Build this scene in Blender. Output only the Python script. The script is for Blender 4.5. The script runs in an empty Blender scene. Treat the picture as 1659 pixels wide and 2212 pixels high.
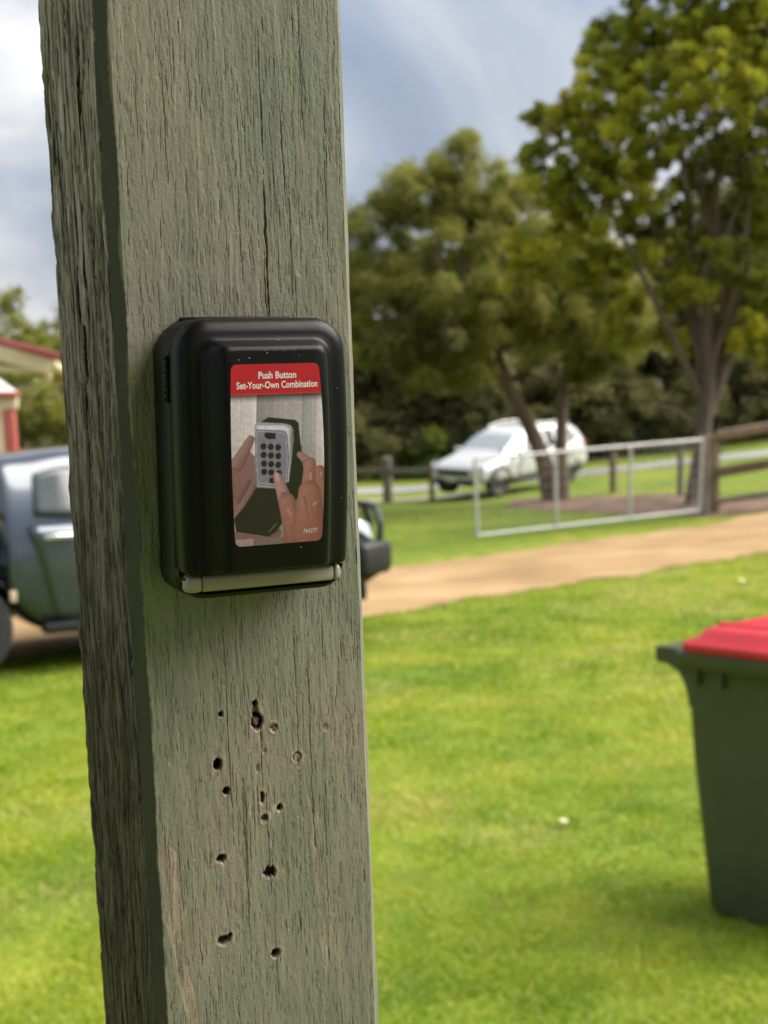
import bpy, bmesh, math, random
import numpy as np
from mathutils import Vector, Matrix

random.seed(7)
SC = bpy.context.scene
COL = SC.collection
R = math.radians

# ------------------------------------------------------------------ camera
PITCH, ROLL, EYE = 7.88, 2.03, (0.0, 0.0, 1.86)
cam_d = bpy.data.cameras.new('camera')
cam = bpy.data.objects.new('camera', cam_d)
COL.objects.link(cam)
cam.matrix_world = (Matrix.Translation(EYE) @ Matrix.Rotation(R(90 - PITCH), 4, 'X')
                    @ Matrix.Rotation(R(-ROLL), 4, 'Z'))
cam_d.sensor_fit = 'VERTICAL'
cam_d.sensor_height = 24.0
cam_d.lens = 33.27
cam_d.clip_start = 0.02
cam_d.clip_end = 3000
cam_d.dof.use_dof = True
cam_d.dof.focus_distance = 0.558
cam_d.dof.aperture_fstop = 11.2
cam_d.dof.aperture_blades = 0
SC.camera = cam

# ------------------------------------------------------------------ world, sun, exposure
SUN_AZ, SUN_EL = R(83), R(48)          # azimuth from +Y towards +X
w = bpy.data.worlds.new('World')
SC.world = w
w.use_nodes = True
nt = w.node_tree
nt.nodes.clear()
def N(tree, typ, **kw):
    n = tree.nodes.new(typ)
    for k, v in kw.items():
        setattr(n, k, v)
    return n
out = N(nt, 'ShaderNodeOutputWorld')
bg = N(nt, 'ShaderNodeBackground')
bg.inputs['Strength'].default_value = 0.05
sky = N(nt, 'ShaderNodeTexSky', sky_type='NISHITA', sun_disc=False)
sky.sun_elevation = SUN_EL
sky.sun_rotation = SUN_AZ
sky.air_density, sky.dust_density, sky.ozone_density = 1.0, 2.0, 1.2
tc = N(nt, 'ShaderNodeTexCoord')
sep = N(nt, 'ShaderNodeSeparateXYZ')
nt.links.new(tc.outputs['Generated'], sep.inputs[0])
# project the view direction onto a cloud deck
den = N(nt, 'ShaderNodeMath', operation='ADD'); den.inputs[1].default_value = 0.50
mx = N(nt, 'ShaderNodeMath', operation='MAXIMUM'); mx.inputs[1].default_value = 0.0
nt.links.new(sep.outputs[2], mx.inputs[0]); nt.links.new(mx.outputs[0], den.inputs[0])
dx = N(nt, 'ShaderNodeMath', operation='DIVIDE'); dy = N(nt, 'ShaderNodeMath', operation='DIVIDE')
nt.links.new(sep.outputs[0], dx.inputs[0]); nt.links.new(den.outputs[0], dx.inputs[1])
nt.links.new(sep.outputs[1], dy.inputs[0]); nt.links.new(den.outputs[0], dy.inputs[1])
cmb = N(nt, 'ShaderNodeCombineXYZ')
nt.links.new(dx.outputs[0], cmb.inputs[0]); nt.links.new(dy.outputs[0], cmb.inputs[1])
mp = N(nt, 'ShaderNodeMapping'); mp.inputs['Location'].default_value = (4.7, 4.1, 0)
nt.links.new(cmb.outputs[0], mp.inputs[0])
def wnoise(scale, detail, rough, dist=0.0):
    n = N(nt, 'ShaderNodeTexNoise'); n.inputs['Scale'].default_value = scale
    n.inputs['Detail'].default_value = detail; n.inputs['Roughness'].default_value = rough
    n.inputs['Distortion'].default_value = dist
    nt.links.new(mp.outputs[0], n.inputs['Vector']); return n
def ramp(tree, src, stops):
    r = N(tree, 'ShaderNodeValToRGB')
    e = r.color_ramp.elements
    while len(e) < len(stops): e.new(0.5)
    for i, (p, c) in enumerate(stops):
        e[i].position = p; e[i].color = c if len(c) == 4 else (*c, 1)
    tree.links.new(src, r.inputs[0]); return r
n1 = wnoise(1.3, 3, 0.5, 0.3)
n2 = wnoise(2.3, 5, 0.5, 0.5)
cover = ramp(nt, n1.outputs[0], [(0.34, (0.70,)*3), (0.62, (1, 1, 1))])
cloudc = ramp(nt, n2.outputs[0], [(0.28, (2.3, 2.8, 3.8)), (0.44, (3.5, 3.95, 4.8)), (0.57, (5.5, 5.7, 6.1)), (0.69, (9.2, 9.2, 9.0))])
mixc = N(nt, 'ShaderNodeMixRGB', blend_type='MIX')
nt.links.new(cover.outputs[0], mixc.inputs[0]); nt.links.new(sky.outputs[0], mixc.inputs[1]); nt.links.new(cloudc.outputs[0], mixc.inputs[2])
# an overcast sky brightens towards the zenith
zg = N(nt, 'ShaderNodeMapRange'); zg.inputs['From Min'].default_value = 0.15; zg.inputs['From Max'].default_value = 1.0
zg.inputs['To Min'].default_value = 1.0; zg.inputs['To Max'].default_value = 1.9
nt.links.new(sep.outputs[2], zg.inputs[0])
mul = N(nt, 'ShaderNodeMixRGB', blend_type='MULTIPLY'); mul.inputs[0].default_value = 1
nt.links.new(mixc.outputs[0], mul.inputs[1]); nt.links.new(zg.outputs[0], mul.inputs[2])
nt.links.new(mul.outputs[0], bg.inputs['Color'])
nt.links.new(bg.outputs[0], out.inputs[0])

sl = bpy.data.lights.new('sun', 'SUN')
sl.energy = 3.3
sl.angle = R(58)
sl.color = (1.0, 0.95, 0.87)
sun = bpy.data.objects.new('sun', sl)
COL.objects.link(sun)
sd = Vector((math.sin(SUN_AZ) * math.cos(SUN_EL), math.cos(SUN_AZ) * math.cos(SUN_EL), math.sin(SUN_EL)))
sun.rotation_euler = sd.to_track_quat('Z', 'Y').to_euler()
sun.location = (20, -15, 20)

SC.view_settings.view_transform = 'Standard'
SC.view_settings.look = 'None'
SC.view_settings.gamma = 1
SC.view_settings.exposure = 1.42
SC.cycles.max_bounces = 6
SC.cycles.diffuse_bounces = 3
SC.cycles.glossy_bounces = 3
SC.cycles.transparent_max_bounces = 6
SC.cycles.caustics_reflective = False
SC.cycles.caustics_refractive = False

# ------------------------------------------------------------------ helpers
def srgb(r, g, b):
    f = lambda c: c / 12.92 if c <= 0.04045 else ((c + 0.055) / 1.055) ** 2.4
    return (f(r / 255), f(g / 255), f(b / 255))

def mat(name, col, rough=0.6, metal=0.0, var=0.12, scale=6.0, bump=0.0, bscale=60.0, coat=0.0, col2=None, stretch=None, spec=0.5):
    """principled material with noise in colour, roughness and relief"""
    m = bpy.data.materials.new(name); m.use_nodes = True
    t = m.node_tree; b = t.nodes['Principled BSDF']
    tcn = N(t, 'ShaderNodeTexCoord')
    vec = tcn.outputs['Object']
    if stretch:
        mpn = N(t, 'ShaderNodeMapping'); mpn.inputs['Scale'].default_value = stretch
        t.links.new(vec, mpn.inputs[0]); vec = mpn.outputs[0]
    nz = N(t, 'ShaderNodeTexNoise'); nz.inputs['Scale'].default_value = scale; nz.inputs['Detail'].default_value = 5
    t.links.new(vec, nz.inputs['Vector'])
    c2 = col2 or tuple(min(1, c * (1 + var)) for c in col)
    c1 = tuple(c * (1 - var) for c in col)
    rp = ramp(t, nz.outputs[0], [(0.3, c1), (0.7, c2)])
    t.links.new(rp.outputs[0], b.inputs['Base Color'])
    rr = N(t, 'ShaderNodeMapRange'); rr.inputs['To Min'].default_value = max(0.02, rough * 0.82); rr.inputs['To Max'].default_value = min(1, rough * 1.18)
    t.links.new(nz.outputs[0], rr.inputs[0]); t.links.new(rr.outputs[0], b.inputs['Roughness'])
    b.inputs['Metallic'].default_value = metal
    b.inputs['Coat Weight'].default_value = coat
    b.inputs['Coat Roughness'].default_value = 0.06
    b.inputs['Specular IOR Level'].default_value = spec
    if bump:
        n2 = N(t, 'ShaderNodeTexNoise'); n2.inputs['Scale'].default_value = bscale; n2.inputs['Detail'].default_value = 6
        t.links.new(vec, n2.inputs['Vector'])
        bp = N(t, 'ShaderNodeBump'); bp.inputs['Strength'].default_value = bump; bp.inputs['Distance'].default_value = 0.01
        t.links.new(n2.outputs[0], bp.inputs['Height']); t.links.new(bp.outputs[0], b.inputs['Normal'])
    return m

def link(name, me, m=None, parent=None, smooth=True, loc=None):
    o = bpy.data.objects.new(name, me)
    COL.objects.link(o)
    if m is not None:
        for mm in (m if isinstance(m, (list, tuple)) else [m]): me.materials.append(mm)
    if parent: o.parent = parent
    if loc: o.location = loc
    if smooth: me.shade_smooth()
    return o

def empty(name, label=None, cat=None, loc=(0, 0, 0), rz=0, group=None, matrix=None):
    o = bpy.data.objects.new(name, None)
    o.empty_display_size = 0.1
    COL.objects.link(o)
    if matrix is not None: o.matrix_world = matrix
    else:
        o.location = loc; o.rotation_euler = (0, 0, rz)
    tag(o, label, cat, group); return o

def tag(o, label=None, cat=None, group=None, kind=None):
    if label: o['label'] = label
    if cat: o['category'] = cat
    if group: o['group'] = group
    if kind: o['kind'] = kind
    return o

def np_mesh(name, V, F):
    """V (n,3) array, F (m,k) array of equal sized faces"""
    me = bpy.data.meshes.new(name)
    V = np.asarray(V, dtype=np.float32); F = np.asarray(F, dtype=np.int32)
    k = F.shape[1]
    me.vertices.add(len(V)); me.vertices.foreach_set('co', V.ravel())
    me.loops.add(F.size); me.loops.foreach_set('vertex_index', F.ravel())
    me.polygons.add(len(F)); me.polygons.foreach_set('loop_start', np.arange(0, F.size, k, dtype=np.int32))
    me.polygons.foreach_set('loop_total', np.full(len(F), k, dtype=np.int32))
    me.update(calc_edges=True)
    return me

def fattr(me, name, arr):
    a = me.attributes.new(name, 'FLOAT', 'POINT'); a.data.foreach_set('value', np.asarray(arr, dtype=np.float32).ravel())

class MB:
    """collects shapes into one mesh"""
    def __init__(s): s.bm = bmesh.new()
    def box(s, c, size, rot=None, bev=0.0, seg=2):
        mtx = Matrix.Translation(c) @ (rot or Matrix.Identity(4)) @ Matrix.Diagonal((*size, 1))
        r = bmesh.ops.create_cube(s.bm, size=1, matrix=mtx)
        if bev:
            es = list({e for v in r['verts'] for e in v.link_edges})
            bmesh.ops.bevel(s.bm, geom=es, offset=bev, segments=seg, affect='EDGES', profile=0.5)
        return s
    def tube(s, pts, rad, n=8, cap=True):
        pts = [Vector(p) for p in pts]
        rads = rad if isinstance(rad, (list, tuple)) else [rad] * len(pts)
        rings = []; prev = None
        for i, p in enumerate(pts):
            d = (pts[min(i + 1, len(pts) - 1)] - pts[max(i - 1, 0)]).normalized()
            if prev is None:
                a = d.orthogonal().normalized()
            else:
                a = (prev - d * prev.dot(d)); a = a.normalized() if a.length > 1e-6 else d.orthogonal().normalized()
            prev = a; b = d.cross(a)
            rings.append([s.bm.verts.new(p + (a * math.cos(2 * math.pi * j / n) + b * math.sin(2 * math.pi * j / n)) * rads[i]) for j in range(n)])
        for q in range(len(rings) - 1):
            for j in range(n):
                s.bm.faces.new((rings[q][j], rings[q][(j + 1) % n], rings[q + 1][(j + 1) % n], rings[q + 1][j]))
        if cap:
            s.bm.faces.new(rings[0][::-1]); s.bm.faces.new(rings[-1])
        return s
    def lathe(s, prof, axis='Y', n=32, mtx=None):
        """prof: list of (radius, along) closed round the given axis"""
        mtx = mtx or Matrix.Identity(4); rings = []
        for r, a in prof:
            ring = []
            for j in range(n):
                t = 2 * math.pi * j / n
                c, q = r * math.cos(t), r * math.sin(t)
                p = (c, a, q) if axis == 'Y' else ((a, c, q) if axis == 'X' else (c, q, a))
                ring.append(s.bm.verts.new(mtx @ Vector(p)))
            rings.append(ring)
        for q in range(len(rings) - 1):
            for j in range(n):
                s.bm.faces.new((rings[q][j], rings[q][(j + 1) % n], rings[q + 1][(j + 1) % n], rings[q + 1][j]))
        return s
    def grid(s, P):
        """P[i][j] points"""
        vs = [[s.bm.verts.new(p) for p in row] for row in P]
        for i in range(len(vs) - 1):
            for j in range(len(vs[0]) - 1):
                s.bm.faces.new((vs[i][j], vs[i + 1][j], vs[i + 1][j + 1], vs[i][j + 1]))
        return s
    def prism(s, outline, y0, y1, mtx=None):
        """outline of (x,z) extruded along y"""
        mtx = mtx or Matrix.Identity(4)
        a = [s.bm.verts.new(mtx @ Vector((x, y0, z))) for x, z in outline]
        b = [s.bm.verts.new(mtx @ Vector((x, y1, z))) for x, z in outline]
        n = len(a)
        for i in range(n):
            s.bm.faces.new((a[i], a[(i + 1) % n], b[(i + 1) % n], b[i]))
        s.bm.faces.new(a[::-1]); s.bm.faces.new(b)
        return s
    def build(s, name, m, parent=None, smooth=True, angle=35):
        bmesh.ops.recalc_face_normals(s.bm, faces=s.bm.faces[:])
        me = bpy.data.meshes.new(name); s.bm.to_mesh(me); s.bm.free()
        o = link(name, me, m, parent, smooth=False)
        if smooth:
            me.shade_smooth(); me.set_sharp_from_angle(angle=R(angle))
        return o

def sstep(a, lo, hi):
    q = np.clip((np.asarray(a, dtype=float) - lo) / (hi - lo), 0, 1); return q * q * (3 - 2 * q)

_tab = {}
def vn(u, v, cu, cv, seed):
    """value noise in 0..1 with cell size cu by cv"""
    if seed not in _tab: _tab[seed] = np.random.RandomState(seed).rand(512, 512)
    T = _tab[seed]
    a = np.asarray(u, dtype=float) / cu + 1000; b = np.asarray(v, dtype=float) / cv + 1000
    i = np.floor(a).astype(int); j = np.floor(b).astype(int)
    fa = a - i; fb = b - j
    fa = fa * fa * (3 - 2 * fa); fb = fb * fb * (3 - 2 * fb)
    i0, i1, j0, j1 = i % 512, (i + 1) % 512, j % 512, (j + 1) % 512
    return (T[i0, j0] * (1 - fa) + T[i1, j0] * fa) * (1 - fb) + (T[i0, j1] * (1 - fa) + T[i1, j1] * fa) * fb

# ------------------------------------------------------------------ terrain
def hill(x, y):
    x = np.asarray(x, dtype=float); y = np.asarray(y, dtype=float)
    z = -0.0745 * np.minimum(y, 36) - 0.02 * np.clip(y, 36, 160) + 0.72
    z = z + (0.045 * np.maximum(0, x - .7) - 0.045 * np.maximum(0, x - 14) + .035 * np.maximum(0, x - 4) - .035 * np.maximum(0, x - 12)) * sstep(y, 8, 16)
    z = z + 0.09 * np.exp(-((x - 4.6) ** 2 + (y - 33.3) ** 2) / 5.0)
    z = z + 0.03 * (vn(x, y, 2.3, 2.3, 41) - 0.5) * sstep(y, 4, 9)
    return z
_F = 3066.0
_p, _r = R(PITCH), R(ROLL)
_fw = np.array([0, math.cos(_p), -math.sin(_p)]); _u0 = np.array([0, math.sin(_p), math.cos(_p)]); _r0 = np.array([1.0, 0, 0])
_rt = _r0 * math.cos(_r) - _u0 * math.sin(_r); _up = _u0 * math.cos(_r) + _r0 * math.sin(_r)
def ray(px, py): return _fw + _rt * (px - 829.5) / _F + _up * (1106 - py) / _F
def at(px, py, Y):
    """survey: the point of the place seen at photo position px,py at distance Y"""
    d = ray(px, py); return Vector(np.array(EYE) + d * (Y / d[1]))
def ground(px, py):
    d = ray(px, py); lo, hi = 0.5, 400.0
    for _ in range(50):
        m = (lo + hi) / 2; p = np.array(EYE) + d * m
        if p[2] > float(hill(p[0], p[1])): lo = m
        else: hi = m
    return Vector(np.array(EYE) + d * lo)
def onhill(x, y): return Vector((x, y, float(hill(x, y))))
def hill_matrix(p, fwd, dz=0.0):
    e = 0.4
    n = Vector((-(float(hill(p.x + e, p.y)) - float(hill(p.x - e, p.y))) / (2 * e), -(float(hill(p.x, p.y + e)) - float(hill(p.x, p.y - e))) / (2 * e), 1)).normalized()
    f = (fwd - n * fwd.dot(n)).normalized(); l = n.cross(f)
    return Matrix(((f.x, l.x, n.x, p.x), (f.y, l.y, n.y, p.y), (f.z, l.z, n.z, p.z + dz), (0, 0, 0, 1)))

def grass_mat():
    m = bpy.data.materials.new('lawn_turf'); m.use_nodes = True
    t = m.node_tree; b = t.nodes['Principled BSDF']
    tcn = N(t, 'ShaderNodeTexCoord')
    def nz(scale, det=4, dist=0.0):
        n = N(t, 'ShaderNodeTexNoise'); n.inputs['Scale'].default_value = scale; n.inputs['Detail'].default_value = det; n.inputs['Distortion'].default_value = dist
        t.links.new(tcn.outputs['Object'], n.inputs['Vector']); return n
    a = nz(0.55, 3); c = nz(4.0, 6, .3); d = nz(38.0, 4)
    r1 = ramp(t, a.outputs[0], [(0.3, (0.115, 0.175, 0.012)), (0.52, (0.160, 0.212, 0.014)), (0.72, (0.225, 0.245, 0.022))])
    r2 = ramp(t, c.outputs[0], [(0.3, (0.62, 0.72, 0.55)), (0.5, (0.95, 0.95, 0.95)), (0.72, (1.25, 1.12, 1.3))])
    r3 = ramp(t, d.outputs[0], [(0.28, (0.55, 0.6, 0.5)), (0.55, (1, 1, 1)), (0.8, (1.3, 1.2, 1.3))])
    m1 = N(t, 'ShaderNodeMixRGB', blend_type='MULTIPLY'); m1.inputs[0].default_value = 1
    m2 = N(t, 'ShaderNodeMixRGB', blend_type='MULTIPLY'); m2.inputs[0].default_value = 0.8
    t.links.new(r1.outputs[0], m1.inputs[1]); t.links.new(r2.outputs[0], m1.inputs[2])
    t.links.new(m1.outputs[0], m2.inputs[1]); t.links.new(r3.outputs[0], m2.inputs[2])
    t.links.new(m2.outputs[0], b.inputs['Base Color'])
    b.inputs['Roughness'].default_value = 0.85; b.inputs['Specular IOR Level'].default_value = 0.25
    bp = N(t, 'ShaderNodeBump'); bp.inputs['Strength'].default_value = 0.7; bp.inputs['Distance'].default_value = 0.03
    t.links.new(d.outputs[0], bp.inputs['Height']); t.links.new(bp.outputs[0], b.inputs['Normal'])
    return m

def ground_mat(name, cols, scales=(3.0, 40.0), rough=0.9, bump=0.4):
    m = bpy.data.materials.new(name); m.use_nodes = True
    t = m.node_tree; b = t.nodes['Principled BSDF']
    tcn = N(t, 'ShaderNodeTexCoord')
    n1 = N(t, 'ShaderNodeTexNoise'); n1.inputs['Scale'].default_value = scales[0]; n1.inputs['Detail'].default_value = 6
    n2 = N(t, 'ShaderNodeTexNoise'); n2.inputs['Scale'].default_value = scales[1]; n2.inputs['Detail'].default_value = 5
    for n in (n1, n2): t.links.new(tcn.outputs['Object'], n.inputs['Vector'])
    r1 = ramp(t, n1.outputs[0], [(0.3, cols[0]), (0.5, cols[1]), (0.7, cols[2])])
    r2 = ramp(t, n2.outputs[0], [(0.3, (0.72,) * 3), (0.55, (1,) * 3), (0.8, (1.2,) * 3)])
    mm = N(t, 'ShaderNodeMixRGB', blend_type='MULTIPLY'); mm.inputs[0].default_value = 1
    t.links.new(r1.outputs[0], mm.inputs[1]); t.links.new(r2.outputs[0], mm.inputs[2]); t.links.new(mm.outputs[0], b.inputs['Base Color'])
    b.inputs['Roughness'].default_value = rough; b.inputs['Specular IOR Level'].default_value = 0.2
    bp = N(t, 'ShaderNodeBump'); bp.inputs['Strength'].default_value = bump; bp.inputs['Distance'].default_value = 0.02
    t.links.new(n2.outputs[0], bp.inputs['Height']); t.links.new(bp.outputs[0], b.inputs['Normal'])
    return m

xs = np.concatenate([np.linspace(-900, -60, 12, endpoint=False), np.linspace(-60, -12, 24, endpoint=False), np.linspace(-12, 16, 113), np.linspace(17, 60, 22), np.linspace(130, 900, 11)])
ys = np.concatenate([np.linspace(-200, -8, 10, endpoint=False), np.linspace(-8, 48, 225), np.linspace(50, 120, 36), np.linspace(140, 1500, 22)])
GX, GY = np.meshgrid(xs, ys, indexing='ij')
GZ = hill(GX, GY)
nx, ny = GX.shape
idx = np.arange(nx * ny).reshape(nx, ny)
F = np.stack([idx[:-1, :-1], idx[1:, :-1], idx[1:, 1:], idx[:-1, 1:]], -1).reshape(-1, 4)
M_LAWN = grass_mat()
lawn = tag(link('lawn', np_mesh('lawn', np.stack([GX, GY, GZ], -1).reshape(-1, 3), F), M_LAWN), kind='structure')

def strip(name, near, far, m, lift, n=90, rows=10, wob=0.12, seed=1):
    """ground sheet between two polylines of world points, draped on the hill with uneven edges"""
    def resample(P):
        P = np.array([(p[0], p[1]) for p in P]); d = np.r_[0, np.cumsum(np.hypot(*np.diff(P, axis=0).T))]
        s = np.linspace(0, d[-1], n); return np.stack([np.interp(s, d, P[:, 0]), np.interp(s, d, P[:, 1])], -1)
    A, B = resample(near), resample(far)
    k = np.arange(n)
    nrm = (B - A) / np.linalg.norm(B - A, axis=1)[:, None]
    A = A + nrm * (wob * 2 * (vn(k, k * 0, 7.0, 1, seed) + .6 * vn(k, k * 0, 2.3, 1, seed + 3) - .8))[:, None]
    B = B + nrm * (wob * 2 * (vn(k, k * 0, 6.0, 1, seed + 7) + .6 * vn(k, k * 0, 2.1, 1, seed + 5) - .8))[:, None]
    q = np.linspace(0, 1, rows)[None, :, None]
    P = A[:, None] * (1 - q) + B[:, None] * q
    Z = hill(P[..., 0], P[..., 1]) + lift
    V = np.concatenate([P, Z[..., None]], -1).reshape(-1, 3)
    ii = np.arange(n * rows).reshape(n, rows)
    FF = np.stack([ii[:-1, :-1], ii[1:, :-1], ii[1:, 1:], ii[:-1, 1:]], -1).reshape(-1, 4)
    return tag(link(name, np_mesh(name, V, FF), m), kind='structure')

drive_near = [ground(*p) for p in [(-420, 1520), (0, 1432), (400, 1378), (790, 1335), (1000, 1300), (1200, 1270), (1400, 1237), (1655, 1195), (1950, 1150), (2300, 1095)]]
drive_far = [ground(*p) for p in [(-420, 1372), (0, 1325), (400, 1283), (790, 1240), (1000, 1206), (1300, 1165), (1655, 1112), (1950, 1070), (2300, 1018)]]
M_GRAVEL = ground_mat('sandy_gravel', [(0.245, 0.152, 0.070), (0.32, 0.207, 0.098), (0.40, 0.272, 0.145)], (0.9, 55.0))
strip('driveway', drive_near, drive_far, M_GRAVEL, 0.016, n=260, rows=24, wob=0.24, seed=11)
M_ROAD = ground_mat('worn_asphalt', [(0.20, 0.195, 0.19), (0.25, 0.245, 0.24), (0.30, 0.29, 0.28)], (0.5, 30.0))
strip('road', [(-60, 36.5), (0, 36.45), (30, 36.4), (70, 36.4)], [(-60, 38.0), (0, 37.9), (30, 37.8), (70, 37.8)], M_ROAD, 0.02, n=160, rows=10, wob=0.1, seed=21)
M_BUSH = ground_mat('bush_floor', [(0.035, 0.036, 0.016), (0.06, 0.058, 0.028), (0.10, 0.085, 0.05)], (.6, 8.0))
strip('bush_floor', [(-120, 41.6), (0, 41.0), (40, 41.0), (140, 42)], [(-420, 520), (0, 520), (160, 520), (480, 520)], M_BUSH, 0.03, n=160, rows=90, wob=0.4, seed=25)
M_TRACK = ground_mat('grey_gravel', [(0.22, 0.19, 0.17), (0.28, 0.24, 0.21), (0.33, 0.29, 0.26)], (1.2, 30.0))
strip('gravel_track', [(-2.0, 33.0), (1.2, 32.6), (3.0, 32.4)], [(-2.0, 34.2), (1.2, 33.9), (3.4, 33.7)], M_TRACK, 0.014, n=40, rows=8, wob=0.1, seed=23)
M_LITTER = ground_mat('leaf_litter', [(0.10, 0.062, 0.042), (0.19, 0.12, 0.085), (0.27, 0.18, 0.13)], (2.5, 24.0))
strip('leaf_litter_ground', [ground(*p) for p in [(1090, 1096), (1250, 1109), (1420, 1112), (1560, 1114), (1700, 1098), (1900, 1068)]],
      [ground(*p) for p in [(1110, 1078), (1250, 1074), (1420, 1068), (1560, 1084), (1700, 1069), (1900, 1044)]], M_LITTER, 0.011, n=60, rows=14, wob=0.2, seed=31)

# ------------------------------------------------------------------ veranda post (rough sawn, painted front)
PHI = R(25.18)
PT = np.array([math.cos(PHI), math.sin(PHI), 0.0]); PN = np.array([math.sin(PHI), -math.cos(PHI), 0.0])
PO = np.array([-0.1006, 0.5503, 0.0]) + 0.05 * PT          # middle of the painted face
def make_post():
    # perimeter of the section in mm, (u across the face, n outwards)
    seg = []
    def run(p, q, k, nrm, zone):
        for i in range(k):
            f = i / k
            seg.append((p[0] + (q[0] - p[0]) * f, p[1] + (q[1] - p[1]) * f, nrm[0], nrm[1], zone))
    s2 = math.sqrt(.5)
    run((-50, -98.5), (-50, -4.2), 210, (-1, 0), 0)
    run((-50, -4.2), (-45.6, 0), 12, (-s2, s2), 1)
    run((-45.6, 0), (48.2, 0), 400, (0, 1), 2)
    run((48.2, 0), (50, -1.6), 5, (s2, s2), 3)
    run((50, -1.6), (50, -98.5), 50, (1, 0), 4)
    run((50, -98.5), (-50, -98.5), 12, (0, -1), 5)
    S = np.array(seg); n = len(S)
    arc = np.r_[0, np.cumsum(np.hypot(*np.diff(S[:, :2], axis=0).T))]
    # smooth the normals round the arrises
    nr = S[:, 2:4].copy()
    for _ in range(2):
        nr = (np.roll(nr, 1, 0) + nr * 2 + np.roll(nr, -1, 0)) / 4
    nr /= np.linalg.norm(nr, axis=1)[:, None]
    zs = np.concatenate([np.linspace(-0.12, 1.49, 46, endpoint=False), np.linspace(1.49, 2.045, 900), np.linspace(2.06, 2.75, 22)]) * 1000
    U, Zm = np.meshgrid(arc, zs, indexing='ij')
    zone = S[:, 4].astype(int)[:, None] + np.zeros_like(Zm, dtype=int)
    uu = S[:, 0][:, None] + np.zeros_like(Zm)
    dd = S[:, 1][:, None] + np.zeros_like(Zm)
    # meandering of the grain
    Uw = U + 1.3 * (vn(U, Zm, 30, 60, 1) - .5) + 0.9 * (vn(U, Zm, 6, 16, 2) - .5)
    h = np.zeros_like(U); crack = np.zeros_like(U); wear = np.zeros_like(U); dark = np.zeros_like(U)
    front = (zone == 2); left = (zone == 0); side = (zone == 4)
    # painted face: soft ripples, paint blisters
    hf = 0.19 * (vn(Uw, Zm, 3.2, 40, 3) - .5) + 0.13 * (vn(Uw, Zm, 1.3, 14, 4) - .5) + 0.10 * (vn(Uw, Zm, .8, 3.5, 5) - .5) + 0.05 * (vn(Uw, Zm, .6, 1.2, 6) - .5)
    hf += 0.3 * (vn(U, Zm, 22, 120, 7) - .5) + 0.18 * np.clip(vn(Uw, Zm, 1.1, 9, 27) - .62, 0, 1) + .15 * np.clip(vn(Uw, Zm, .9, 2.2, 28) - .6, 0, 1)
    # weathered side: deep ridged grain
    g1 = vn(Uw, Zm, 2.4, 26, 8); g2 = vn(Uw, Zm, 1.4, 11, 9); g3 = vn(Uw, Zm, 6.0, 60, 10)
    hl = 0.9 * (g1 - .5) + 0.7 * (g2 - .5) + 0.8 * (g3 - .5) + 0.22 * (vn(Uw, Zm, .8, 4, 12) - .5)
    h = np.where(front, hf, np.where(left | side, np.where(left, hl, .5 * hl + .4 * hf), 0.12 * hf))
    crack = np.where(left, np.clip((0.42 - (0.45 * g1 + .35 * g2 + .2 * g3)) * 9.5, 0, 1), 0)
    # individual splits in the painted face and the side
    rs = np.random.RandomState(5)
    def strokes(count, u0, u1, lmin, lmax, wid, dep, zlo=1490, zhi=2045, strength=1.0):
        for _ in range(count):
            uc = rs.uniform(u0, u1); zc = rs.uniform(zlo, zhi); L = lmin * (lmax / lmin) ** rs.rand(); wd = wid * rs.uniform(.6, 1.4); dp = dep * rs.uniform(.5, 1.3)
            one(uc, zc, L, wd, dp, strength * rs.uniform(.6, 1))
    def one(uc, zc, L, wd, dp, strength=1.0, slope=0.0):
        i0, i1 = np.searchsorted(arc, [uc - 3.5, uc + 3.5]); j0, j1 = np.searchsorted(zs, [zc - L / 2 - 1, zc + L / 2 + 1])
        if i1 <= i0 or j1 <= j0: return
        zz = zs[j0:j1][None, :]; aa = arc[i0:i1][:, None]
        t = (zz - zc) / (L / 2)
        cu = uc + slope * (zz - zc) + 0.55 * (vn(zz + uc * 37, zz * 0, 7, 1, 13) - .5) + 0.35 * (vn(zz + uc * 11, zz * 0, 2.2, 1, 14) - .5)
        ww = wd * np.sqrt(np.clip(1 - t * t, 0, 1)) * (0.55 + .9 * vn(zz + uc * 7, zz * 0, 3, 1, 15))
        x = (aa - cu) / np.maximum(ww, 1e-3)
        c = np.clip(1.35 - np.abs(x), 0, 1) * (ww > .04)
        h[i0:i1, j0:j1] -= dp * c
        lip = np.exp(-((np.abs(x) - 1.9) / .7) ** 2) * (ww > .06)
        h[i0:i1, j0:j1] += 0.10 * dp * lip
        crack[i0:i1, j0:j1] = np.maximum(crack[i0:i1, j0:j1], c * strength)
    aL = arc[np.argmax(S[:, 4] == 2)]          # arc position of the left arris of the face
    fa = lambda u: aL + (u + 45.6)
    strokes(2600, fa(-45), fa(48), 2, 9, .12, .19, strength=.9)
    strokes(760, fa(-45), fa(48), 6, 22, .125, .26, strength=.9)
    strokes(14, fa(-42), fa(47), 30, 70, .13, .3, strength=.85)
    strokes(620, 2, aL - 5, 6, 40, .75, 1.2, strength=1.0)
    strokes(1300, 2, aL - 5, 3, 18, .5, .9, strength=1.0)
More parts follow.
